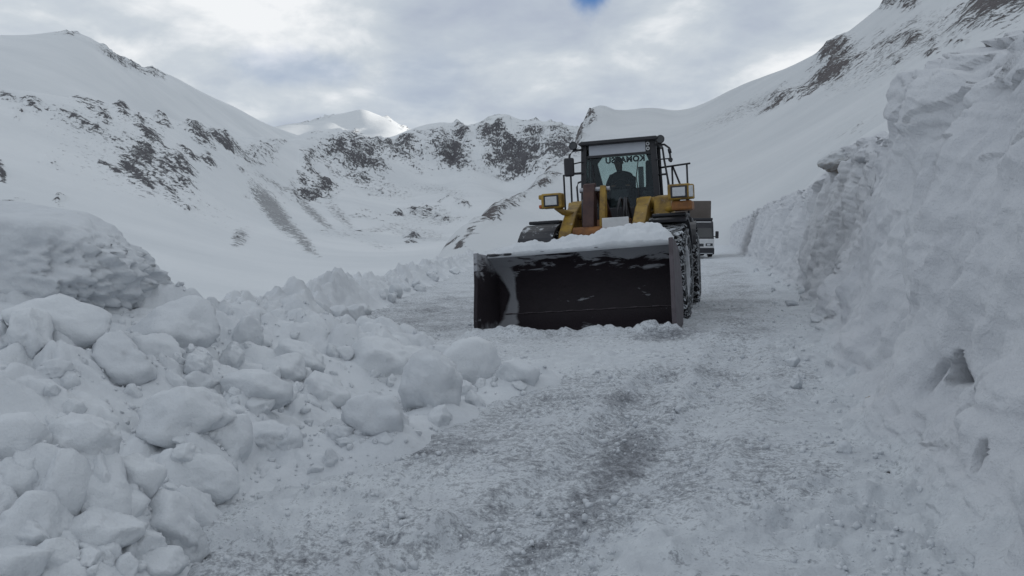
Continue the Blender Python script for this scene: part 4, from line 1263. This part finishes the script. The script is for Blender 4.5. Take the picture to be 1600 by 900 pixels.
# headlamps on yellow stalks
for sx_, cxh, czh in ((-1, -0.90, 2.16), (1, 1.32, 2.16)):
    hl = MB().box(cxh - 0.19, cxh + 0.19, -0.26, -0.02, czh - 0.125, czh + 0.14, bev=0.03)
    if sx_ < 0:
        hl.box(cxh - 0.245, cxh - 0.17, -0.22, -0.04, czh + 0.045, czh + 0.125, bev=0.02)
        hl.box(cxh - 0.245, cxh - 0.17, -0.22, -0.04, czh - 0.12, czh - 0.05, bev=0.02)
        st = [(cxh + 0.05, -0.12, czh - 0.1), (cxh + 0.16, -0.05, czh - 0.2), (-0.56, 0.12, 1.90), (-0.45, 0.3, 1.86)]
    else:
        hl.box(cxh + 0.15, cxh + 0.24, -0.24, -0.04, czh - 0.12, czh + 0.125, bev=0.02)
        st = [(cxh - 0.05, -0.1, czh - 0.11), (cxh - 0.12, -0.02, czh - 0.25), (cxh - 0.22, 0.25, 1.9), (0.75, 0.45, 1.85)]
    h = hl.build('headlamp', M_YEL, loader, False, ART)
    MB().box(cxh - 0.135, cxh + 0.135, -0.275, -0.255, czh - 0.095, czh + 0.105, bev=0.008).build('bezel', M_BLK, h)
    MB().box(cxh - 0.105, cxh + 0.105, -0.284, -0.272, czh - 0.07, czh + 0.08, bev=0.006).build('lens', M_LENS, h)
    MB().tube(st, 0.055, 10).build('stalk', M_YEL, h, True)
    if sx_ < 0:
        MB().box(cxh - 0.24, cxh - 0.19, -0.23, -0.2, czh - 0.11, czh - 0.055, bev=0.01).build('turn_lamp', M_AMBER, h)
    else:
        MB().box(cxh + 0.16, cxh + 0.235, -0.262, -0.235, czh - 0.09, czh + 0.10, bev=0.01).build('turn_lamp', M_LENS, h)
        MB().box(cxh - 0.14, cxh + 0.2, -0.2, 0.3, 1.86, 2.02, bev=0.03).build('lamp_base', M_ORG, h)

# rear body
rf = MB().prism([(1.2, 0.55), (4.6, 0.55), (4.75, 1.0), (4.6, 1.35), (1.5, 1.35), (1.2, 1.0)], -0.5, 0.5, 'x', 0.03)
rf.box(-1.05, 1.05, 3.2, 3.7, 0.6, 1.0, bev=0.05)
rf.build('rear_frame', M_YEL, loader)
MB().prism([(2.9, 1.35), (4.9, 1.35), (4.95, 1.9), (4.7, 2.25), (2.9, 2.42)], -0.55, 0.55, 'x', 0.04).build('engine_hood', M_YEL, loader)
MB().prism([(4.6, 0.5), (5.15, 0.6), (5.15, 1.35), (4.6, 1.35)], -1.05, 1.05, 'x', 0.05).build('counterweight', M_YEL, loader)
MB().tube([(0.25, 3.5, 2.3), (0.25, 3.5, 3.0)], 0.06, 12).build('exhaust_pipe', M_BLK, loader)
for sx_ in (-1, 1):
    arc = [(3.45 + 0.96 * math.cos(R(a)), 0.81 + 0.95 * math.sin(R(a))) for a in range(150, 28, -12)]
    arc2 = [(3.45 + 0.91 * math.cos(R(a)), 0.81 + 0.90 * math.sin(R(a))) for a in range(30, 152, 12)]
    a_, b_2 = (0.72, 1.38) if sx_ > 0 else (-1.38, -0.72)
    fe = MB().prism(arc + arc2, a_, b_2, 'x').build('fender', M_BLKS, loader)
    # platform and ladder beside the cab
    MB().box(min(sx_ * 0.74, sx_ * 1.34), max(sx_ * 0.74, sx_ * 1.34), 1.5, 2.75, 1.72, 1.79, bev=0.01).build('platform', M_BLKS, loader)
    ld = empty('ladder', (0, 0, 0), loader)
    MB().box(sx_ * 1.26 - 0.02, sx_ * 1.26 + 0.02, 1.42, 1.48, 0.55, 1.75).box(sx_ * 1.26 - 0.02, sx_ * 1.26 + 0.02, 1.9, 1.96, 0.55, 1.75).build('ladder_rail', M_BLK, ld)
    for z_ in (0.62, 0.95, 1.28, 1.55):
        MB().box(sx_ * 1.24 - 0.06, sx_ * 1.24 + 0.06, 1.44, 1.94, z_, z_ + 0.035).build('rung', M_BLK, ld)

# cab
cab = empty('cab', (0, 0, 0), loader)
MB().box(-0.70, 0.74, 1.36, 2.78, 1.40, 1.86, bev=0.02).build('floor_pan', M_BLK, cab)
MB().prism([(-0.70, 3.27), (0.76, 3.27), (0.80, 3.30), (0.76, 3.345), (-0.68, 3.345), (-0.74, 3.30)], 1.22, 2.86, 'y', 0.015).build('roof', M_BLK, cab)
q = MB()
for k in range(1):
    pass
def strut(name, a, b_, wx, wy, mat=M_BLK):
    a, b_ = Vector(a), Vector(b_)
    V = []
    for c_ in (a, b_):
        V += [(c_.x - wx, c_.y - wy, c_.z), (c_.x + wx, c_.y - wy, c_.z), (c_.x + wx, c_.y + wy, c_.z), (c_.x - wx, c_.y + wy, c_.z)]
    Fs = [[0, 1, 2, 3], [4, 5, 6, 7], [0, 1, 5, 4], [1, 2, 6, 5], [2, 3, 7, 6], [3, 0, 4, 7]]
    return MB().raw(V, Fs).build(name, mat, cab)
strut('pillar', (-0.70, 1.34, 1.80), (-0.64, 1.40, 3.28), 0.050, 0.06)
strut('pillar', (0.74, 1.34, 1.80), (0.68, 1.40, 3.28), 0.055, 0.06)
strut('pillar', (-0.68, 2.74, 1.80), (-0.64, 2.74, 3.28), 0.05, 0.05)
strut('pillar', (0.72, 2.74, 1.80), (0.68, 2.74, 3.28), 0.05, 0.05)
strut('pillar', (-0.70, 2.05, 1.80), (-0.655, 2.05, 3.28), 0.03, 0.04)
# rear wall with its six-sided window
hexa = [(-0.44, 3.215), (0.42, 3.215), (0.52, 2.98), (0.40, 2.50), (-0.46, 2.50), (-0.58, 3.05)]
rect = [(-0.62, 3.27), (0.66, 3.27), (0.68, 2.9), (0.70, 1.86), (-0.66, 1.86), (-0.63, 3.0)]
V, Fs = [], []
for y_ in (2.70, 2.74):
    V += [(a, y_, c_) for a, c_ in rect] + [(a, y_, c_) for a, c_ in hexa]
for k in range(6):
    j = (k + 1) % 6
    Fs += [[k, j, 6 + j, 6 + k], [12 + k, 18 + k, 18 + j, 12 + j], [6 + k, 6 + j, 18 + j, 18 + k]]
MB().raw(V, Fs).build('rear_wall', M_TRIM, cab)
rw = MB().prism(hexa, 2.715, 2.722, 'y').build('rear_window', M_GLASS, cab)
# maker's name on the rear glass, read from behind
fc = bpy.data.curves.new('lettering', 'FONT')
fc.body = 'KOMATSU'
fc.size = 0.165; fc.align_x = 'CENTER'; fc.align_y = 'CENTER'; fc.extrude = 0.001; fc.offset = 0.008; fc.space_character = 1.10
fo = bpy.data.objects.new('lettering_tmp', fc); COL.objects.link(fo)
bpy.context.view_layer.update()
lm = bpy.data.meshes.new_from_object(fo.evaluated_get(bpy.context.evaluated_depsgraph_get()))
bpy.data.objects.remove(fo)
lm.materials.clear(); lm.materials.append(M_LETTER)
lt = bpy.data.objects.new('lettering', lm); COL.objects.link(lt); lt.parent = cab
lt.matrix_local = Matrix(((-1, 0, 0, 0.0), (0, 0, 1, 2.728), (0, 1, 0, 3.10), (0, 0, 0, 1)))
# glass
MB().raw([(-0.65, 1.37, 2.02), (0.69, 1.37, 2.02), (0.63, 1.42, 3.10), (-0.59, 1.42, 3.10), (-0.65, 1.376, 2.02), (0.69, 1.376, 2.02), (0.63, 1.426, 3.10), (-0.59, 1.426, 3.10)],
         [[0, 1, 2, 3], [4, 5, 6, 7], [0, 1, 5, 4], [1, 2, 6, 5], [2, 3, 7, 6], [3, 0, 4, 7]]).build('windscreen', M_GLASS, cab)
MB().box(-0.60, 0.65, 1.36, 1.43, 3.03, 3.073).build('windscreen_frame', M_BLK, cab)
MB().box(-0.545, 0.54, 1.355, 1.40, 3.075, 3.268, bev=0.006).build('sun_visor', M_VISOR, cab)
for z_ in (3.22, 3.13):
    MB().lathe([(0.016, 0), (0.036, 0), (0.036, 0.02), (0.016, 0.02), (0.016, 0)], (0.585, 1.345, z_), 16, 'y').build('roof_switch_lamp', M_LENS, cab)
MB().box(0.545, 0.63, 1.366, 1.40, 3.075, 3.268).build('visor_end_panel', M_BLK, cab)
for sx_, xo in ((-1, -0.685), (1, 0.725)):
    V = [(xo, 1.42, 1.9), (xo, 2.70, 1.9), (xo - 0.045 * sx_, 2.70, 3.25), (xo - 0.045 * sx_, 1.46, 3.25)]
    V += [(a + 0.006 * sx_, b_3, c_) for a, b_3, c_ in V]
    MB().raw(V, [[0, 1, 2, 3], [4, 5, 6, 7], [0, 1, 5, 4], [1, 2, 6, 5], [2, 3, 7, 6], [3, 0, 4, 7]]).build('side_window', M_TINT, cab)
MB().box(-0.62, 0.66, 1.32, 1.42, 1.82, 2.05, bev=0.02).build('front_panel', M_BLK, cab)
MB().prism([(1.45, 1.9), (1.75, 1.9), (1.72, 2.35), (1.58, 2.42), (1.45, 2.1)], -0.18, 0.16, 'x', 0.02).build('dashboard', M_TRIM, cab)
MB().prism([(1.85, 1.9), (2.6, 1.9), (2.6, 2.36), (2.2, 2.40), (1.85, 2.32)], 0.38, 0.62, 'x', 0.03).build('right_console', M_TRIM, cab)
MB().prism([(2.25, 1.95), (2.6, 1.95), (2.6, 2.95), (2.5, 3.05), (2.40, 2.9), (2.3, 2.4)], 0.44, 0.64, 'x', 0.03).build('jump_seat', M_TRIM, cab)
st_ = empty('steering_wheel', (0, 0, 0), cab)
ring = [(0.0 + 0.19 * math.cos(a), 1.74 + 0.10 * math.sin(a), 2.46 + 0.16 * math.sin(a)) for a in np.linspace(0, 2 * math.pi, 25)]
MB().tube(ring, 0.016, 7, False).tube([(0, 1.74, 2.46), (0, 1.64, 2.3)], 0.03, 8).tube([(-0.19, 1.74, 2.46), (0.19, 1.74, 2.46)], 0.012, 6).build('wheel_rim', M_BLK, st_, True)
seat = MB().box(-0.27, 0.23, 2.0, 2.5, 1.98, 2.10, bev=0.04)
seat.prism([(2.42, 2.05), (2.54, 2.05), (2.62, 2.72), (2.5, 2.74)], -0.26, 0.22, 'x', 0.03)
seat.build('seat', M_TRIM, cab)
# wiper
MB().tube([(-0.40, 1.352, 2.06), (-0.46, 1.372, 2.55), (-0.50, 1.395, 2.9)], 0.012, 6).build('wiper', M_BLK, cab)
MB().tube([(0.40, 1.352, 2.06), (0.34, 1.372, 2.6), (0.40, 1.40, 3.0)], 0.010, 6).build('wiper', M_BLK, cab)

# mirrors, lamps and rails
mr = MB().tube([(-0.66, 1.30, 3.20), (-0.84, 1.28, 3.19), (-0.91, 1.27, 3.12), (-0.93, 1.27, 2.98)], 0.022, 8).tube([(-0.66, 1.3, 2.97), (-0.90, 1.27, 2.93)], 0.014, 6).tube([(-0.66, 1.3, 2.74), (-0.92, 1.27, 2.74)], 0.014, 6)
mo = mr.build('mirror', M_BLK, loader, True)
MB().box(-1.03, -0.83, 1.22, 1.30, 2.70, 3.06, bev=0.035).build('mirror_housing', M_BLK, mo)
MB().box(-1.005, -0.855, 1.302, 1.306, 2.74, 3.02).build('mirror_glass', M_CHROME, mo)
mr = MB().tube([(0.80, 1.30, 3.18), (0.90, 1.30, 3.17), (0.985, 1.29, 3.10), (1.00, 1.29, 2.93), (1.01, 1.29, 2.83)], 0.020, 8).tube([(0.72, 1.3, 2.90), (1.0, 1.29, 2.90)], 0.013, 6)
mr.tube([(0.985, 1.29, 3.08), (1.0, 1.29, 3.0)], 0.032, 8)
mo = mr.build('mirror', M_BLK, loader, True)
MB().lathe([(0, -0.03), (0.04, -0.03), (0.045, 0.02), (0.0, 0.03)], (1.0, 1.29, 2.88), 10, 'y').build('mirror_joint', M_BLK, mo)
for x_, z_ in ((-0.83, 3.285), (0.83, 3.27)):
    wl = MB().lathe([(0.0, 0.05), (0.05, 0.05), (0.075, 0.0), (0.08, -0.06), (0.068, -0.065)], (x_, 1.30, z_), 18, 'y')
    wl.tube([(x_, 1.31, z_ - 0.06), (x_ * 0.86, 1.33, z_ - 0.09)], 0.018, 6)
    w_ = wl.build('work_lamp', M_BLK, loader, True)
    MB().lathe([(0.0, -0.055), (0.066, -0.058)], (x_, 1.30, z_), 18, 'y').build('lens', M_SCREEN, w_)
rails = [
    [(-1.08, 1.45, 1.79), (-1.08, 1.45, 2.76), (-0.92, 1.45, 2.77), (-0.70, 1.45, 2.77)],
    [(-0.945, 1.45, 1.79), (-0.94, 1.45, 2.77)],
    [(-0.80, 1.40, 1.95), (-0.82, 1.40, 2.5), (-0.79, 1.40, 2.58), (-0.68, 1.40, 2.61)],
    [(0.86, 1.34, 3.12), (0.88, 1.34, 2.9), (0.95, 1.36, 2.4), (0.98, 1.38, 1.79)],
    [(0.74, 1.38, 2.62), (0.91, 1.36, 2.62)],
    [(0.97, 1.45, 1.79), (0.93, 1.42, 2.52)],
    [(0.72, 2.15, 2.82), (1.34, 2.2, 2.87)],
    [(1.27, 2.2, 1.79), (1.27, 2.2, 2.87)],
    [(0.98, 2.2, 2.86), (0.98, 2.2, 1.79)],
    [(0.99, 2.2, 2.85), (1.22, 2.2, 2.2), (1.27, 2.2, 2.1)],
]
for L in rails:
    MB().tube(L, 0.019, 8).build('handrail', M_BLK, loader, True)

# ------------------------------------------------------------------ snow heaped on the bucket's back
n_, m_ = 150, 40
xs = np.linspace(-1.49, 1.47, n_)[:, None] + np.zeros((1, m_))
ts = np.linspace(0, 1, m_)[None, :] + np.zeros((n_, 1))
top = np.interp(xs, [-1.49, -1.2, -0.9, -0.66, -0.3, 0.05, 0.3, 0.55, 0.8, 1.1, 1.3, 1.42, 1.47], [1.31, 1.39, 1.43, 1.47, 1.48, 1.50, 1.56, 1.60, 1.62, 1.58, 1.54, 1.44, 1.33])
ys = -1.66 + 0.70 * ts + 0.03 * fbm(xs * 3, ts * 3, 0, 2, 150)
dome = np.sin(np.pi * np.clip(ts * 0.93 + 0.02, 0, 1)) ** 0.55
zb = np.interp(ts, [0, 0.12, 0.5, 1.0], [1.285, 1.30, 1.20, 0.95])
zs = zb + (np.maximum(top - 1.29, 0.02) + np.maximum(0, 1.29 - zb) * 0.9) * dome * (0.9 + 0.10 * fbm(xs * 2.2, ys * 2.2, 0, 3, 151)) + 0.085 * lumps(xs, ys, 0.22, 51, 0.7) * dome + 0.05 * lumps(xs, ys, 0.10, 53, 0.6) * dome + 0.012 * fbm(xs * 14, ys * 14, 0, 3, 153)
# close it underneath
X2 = np.concatenate([xs, xs[:, ::-1], xs[:, :1]], 1); Y2 = np.concatenate([ys, ys[:, ::-1], ys[:, :1]], 1)
Z2 = np.concatenate([zs, (zb - 0.03)[:, ::-1], zs[:, :1]], 1)
sl_o = grid_obj('snow_load', X2, Y2, Z2, M_SNOW)
sl_o.matrix_world = LM @ ART @ BSH
tag(sl_o, 'ridge of snow heaped along the top of the loader bucket', 'snow load')
# snow on the cab roof
xs = np.linspace(-0.68, 0.74, 50)[:, None] + np.zeros((1, 50)); ys = np.linspace(1.26, 2.84, 50)[None, :] + np.zeros((50, 1))
edge_ = np.minimum(np.minimum(xs + 0.68, 0.74 - xs), np.minimum(ys - 1.26, 2.84 - ys))
zs = 3.347 + 0.03 * smooth(0, 0.1, edge_) + 0.012 * fbm(xs * 4, ys * 4, 0, 3, 160) * smooth(0, 0.1, edge_)
rs_ = grid_obj('roof_snow', xs, ys, zs, M_SNOW)
rs_.matrix_world = LM
tag(rs_, 'thin layer of snow on the loader cab roof', 'snow layer')

# ------------------------------------------------------------------ the driver
def skinned(name, V, E_, Rr, root, mat, sub=2):
    me = bpy.data.meshes.new(name + '_cage')
    me.from_pydata(V, E_, [])
    o = bpy.data.objects.new(name + '_cage', me); COL.objects.link(o)
    sk = o.modifiers.new('skin', 'SKIN')
    for i, rr in enumerate(Rr):
        me.skin_vertices[0].data[i].radius = rr if isinstance(rr, tuple) else (rr, rr)
    me.skin_vertices[0].data[root].use_root = True
    ss_ = o.modifiers.new('sub', 'SUBSURF'); ss_.levels = sub; ss_.render_levels = sub
    bpy.context.view_layer.update()
    out = bpy.data.meshes.new_from_object(o.evaluated_get(bpy.context.evaluated_depsgraph_get()))
    bpy.data.objects.remove(o)
    out.name = name
    out.polygons.foreach_set("use_smooth", np.ones(len(out.polygons), dtype=bool))
    out.materials.clear()
    for q in mat: out.materials.append(q)
    r_ = bpy.data.objects.new(name, out); COL.objects.link(r_)
    return r_


V = [(-0.03, 2.24, 2.16), (-0.03, 2.26, 2.38), (-0.04, 2.24, 2.58), (-0.05, 2.20, 2.74), (-0.06, 2.17, 2.82), (-0.07, 2.12, 2.90), (-0.07, 2.11, 2.98), (-0.07, 2.12, 3.05),
     (-0.22, 2.20, 2.70), (-0.30, 2.08, 2.52), (-0.22, 1.90, 2.44), (-0.16, 1.79, 2.49),
     (0.13, 2.20, 2.70), (0.22, 2.08, 2.52), (0.17, 1.90, 2.44), (0.14, 1.79, 2.49),
     (-0.14, 2.15, 2.16), (-0.19, 1.80, 2.20), (-0.18, 1.72, 1.95), (-0.18, 1.60, 1.90),
     (0.08, 2.15, 2.16), (0.14, 1.80, 2.20), (0.13, 1.72, 1.95), (0.13, 1.60, 1.90)]
E_ = [(0, 1), (1, 2), (2, 3), (3, 4), (4, 5), (5, 6), (6, 7), (3, 8), (8, 9), (9, 10), (10, 11), (3, 12), (12, 13), (13, 14), (14, 15), (0, 16), (16, 17), (17, 18), (18, 19), (0, 20), (20, 21), (21, 22), (22, 23)]
Rr = [(0.17, 0.13), (0.17, 0.12), (0.19, 0.13), (0.14, 0.10), 0.058, (0.075, 0.085), (0.082, 0.10), (0.06, 0.07), 0.085, 0.062, 0.045, 0.035, 0.085, 0.062, 0.045, 0.035, 0.09, 0.075, 0.055, 0.04, 0.09, 0.075, 0.055, 0.04]
# fingers closing round the steering wheel
for base_i, (hx, hy, hz), s_ in ((11, V[11], -1), (15, V[15], 1)):
    for k in range(4):
        i0 = len(V)
        ox = (k - 1.5) * 0.018
        V += [(hx + ox, hy - 0.045, hz + 0.012), (hx + ox, hy - 0.06, hz - 0.02)]
        Rr += [0.010, 0.008]
        E_ += [(base_i, i0), (i0, i0 + 1)]
    i0 = len(V)
    V += [(hx - s_ * 0.045, hy - 0.01, hz + 0.01), (hx - s_ * 0.05, hy - 0.035, hz + 0.005)]
    Rr += [0.011, 0.009]
    E_ += [(base_i, i0), (i0, i0 + 1)]
person = skinned('person', V, E_, Rr, 0, [M_JACKET, M_SKIN])
for pl in person.data.polygons:
    c_ = pl.center
    if c_.z > 2.84 or (c_.y < 1.815 and c_.z > 2.40): pl.material_index = 1
person.matrix_world = LM
tag(person, 'person in a dark jacket driving, seen through the loader windscreen', 'person')
# hair and a face
V_, Fc_ = ico_verts(3)
hv = V_ * np.array([0.088, 0.105, 0.10]) + np.array([-0.07, 2.13, 3.0])
hm = MB().raw(hv, [f for f in Fc_ if (hv[f].mean(0)[2] > 3.015 or hv[f].mean(0)[1] > 2.15) and hv[f].mean(0)[2] > 2.95])
ho = hm.build('hair', M_HAIR, None, True); ho.parent = person
fm = MB().lathe([(0.0, -0.02), (0.012, 0.0), (0.016, 0.02), (0.0, 0.03)], (-0.07, 2.015, 2.975), 8, 'z').build('nose', M_SKIN, person, True)
for sx_ in (-1, 1):
    MB().lathe([(0, -0.008), (0.011, -0.004), (0.011, 0.006), (0, 0.01)], (-0.07 + sx_ * 0.034, 2.018, 2.995), 8, 'y').build('eye', M_HAIR, person, True)
    MB().lathe([(0, -0.012), (0.02, -0.006), (0.024, 0.006), (0, 0.012)], (-0.07 + sx_ * 0.088, 2.12, 2.975), 8, 'x').build('ear', M_SKIN, person, True)
MB().box(-0.095, -0.045, 2.02, 2.03, 2.925, 2.932).build('mouth', M_MAROON, person)

# ------------------------------------------------------------------ the truck behind
TD = 43.0
tp = at(1087, 402, TD)
truck = empty('box_truck')
truck.matrix_world = Matrix.Translation((tp[0], tp[1], tp[2])) @ Matrix.Rotation(-R(7.0), 4, 'Z')
tag(truck, 'white fronted truck with a tall brown cargo box behind the loader', 'truck')
tb_ = MB().prism([(0.0, 0.42), (0.0, 0.95), (0.06, 1.10), (0.40, 1.95), (0.60, 2.05), (1.9, 2.08), (1.9, 0.42)], -0.98, 0.98, 'x', 0.04)
body = tb_.build('cab', M_BLK, truck)
MB().box(-0.99, 0.99, -0.015, 0.10, 0.50, 1.02, bev=0.03).build('front_face', M_WHITE, body)
MB().raw([(-0.90, 0.055, 1.10), (0.90, 0.055, 1.10), (0.84, 0.395, 1.93), (-0.84, 0.395, 1.93), (-0.90, 0.10, 1.08), (0.90, 0.10, 1.08), (0.84, 0.44, 1.91), (-0.84, 0.44, 1.91)],
         [[0, 1, 2, 3], [4, 5, 6, 7], [0, 1, 5, 4], [1, 2, 6, 5], [2, 3, 7, 6], [3, 0, 4, 7]]).build('windscreen', M_SCREEN, body)
for sx_ in (-1, 1):
    MB().prism([(0.5, 1.15), (1.4, 1.15), (1.4, 1.85), (0.72, 1.85)], sx_ * 0.975, sx_ * 0.995, 'x').build('side_window', M_SCREEN, body)
    MB().box(sx_ * 0.72 - 0.2, sx_ * 0.72 + 0.2, -0.025, 0.03, 0.62, 0.78, bev=0.02).build('headlight', M_SCREEN, truck)
    MB().box(sx_ * 0.72 - 0.12, sx_ * 0.72 + 0.06, -0.035, -0.02, 0.65, 0.75, bev=0.01).build('lens', M_LENS, truck)
    mi = MB().box(sx_ * 1.20 - 0.09, sx_ * 1.20 + 0.09, 0.42, 0.50, 1.05, 1.45, bev=0.03).tube([(sx_ * 0.96, 0.5, 1.15), (sx_ * 1.18, 0.47, 1.15)], 0.025, 6)
    mi.build('mirror', M_BLK, truck)
MB().box(-0.42, 0.42, -0.03, 0.02, 0.60, 0.76, bev=0.01).build('grille', M_SCREEN, truck)
MB().box(-1.0, 1.0, -0.10, 0.12, 0.16, 0.52, bev=0.05).build('bumper', M_BLK, truck)
MB().box(-0.9, 0.9, -0.115, -0.09, 0.20, 0.235).build('number_plate_bar', M_LENS, truck)
MB().box(-0.86, 0.86, 0.38, 0.44, 1.94, 1.985).build('roof_trim', M_WHITE, truck)
MB().box(-0.98, 0.98, 0.62, 1.9, 2.05, 2.20, bev=0.03).build('roof_deflector', M_BLK, truck)
bxo = MB().box(-1.05, 1.05, 1.95, 6.2, 0.75, 3.22, bev=0.03).build('cargo_box', M_TARP, truck)
MB().box(-1.06, 1.06, 1.935, 2.0, 2.12, 2.2).build('front_rail', M_BLK, bxo)
MB().box(-0.4, 0.4, 0.3, 6.0, 0.35, 0.7).build('chassis', M_BLK, truck)
for x_ in (-0.88, 0.88):
    for y_ in (0.95, 4.6):
        w_ = empty('wheel', (0, 0, 0), truck)
        MB().lathe([(0.2, -0.1), (0.34, -0.12), (0.37, -0.08), (0.37, 0.08), (0.34, 0.12), (0.2, 0.1)], (x_, y_, 0.37), 28).build('tyre', M_RUB, w_, True)
        MB().lathe([(0.0, 0.09 if x_ > 0 else -0.09), (0.2, 0.1 if x_ > 0 else -0.1)], (x_, y_, 0.37), 20).build('rim', M_RIM, w_, True)
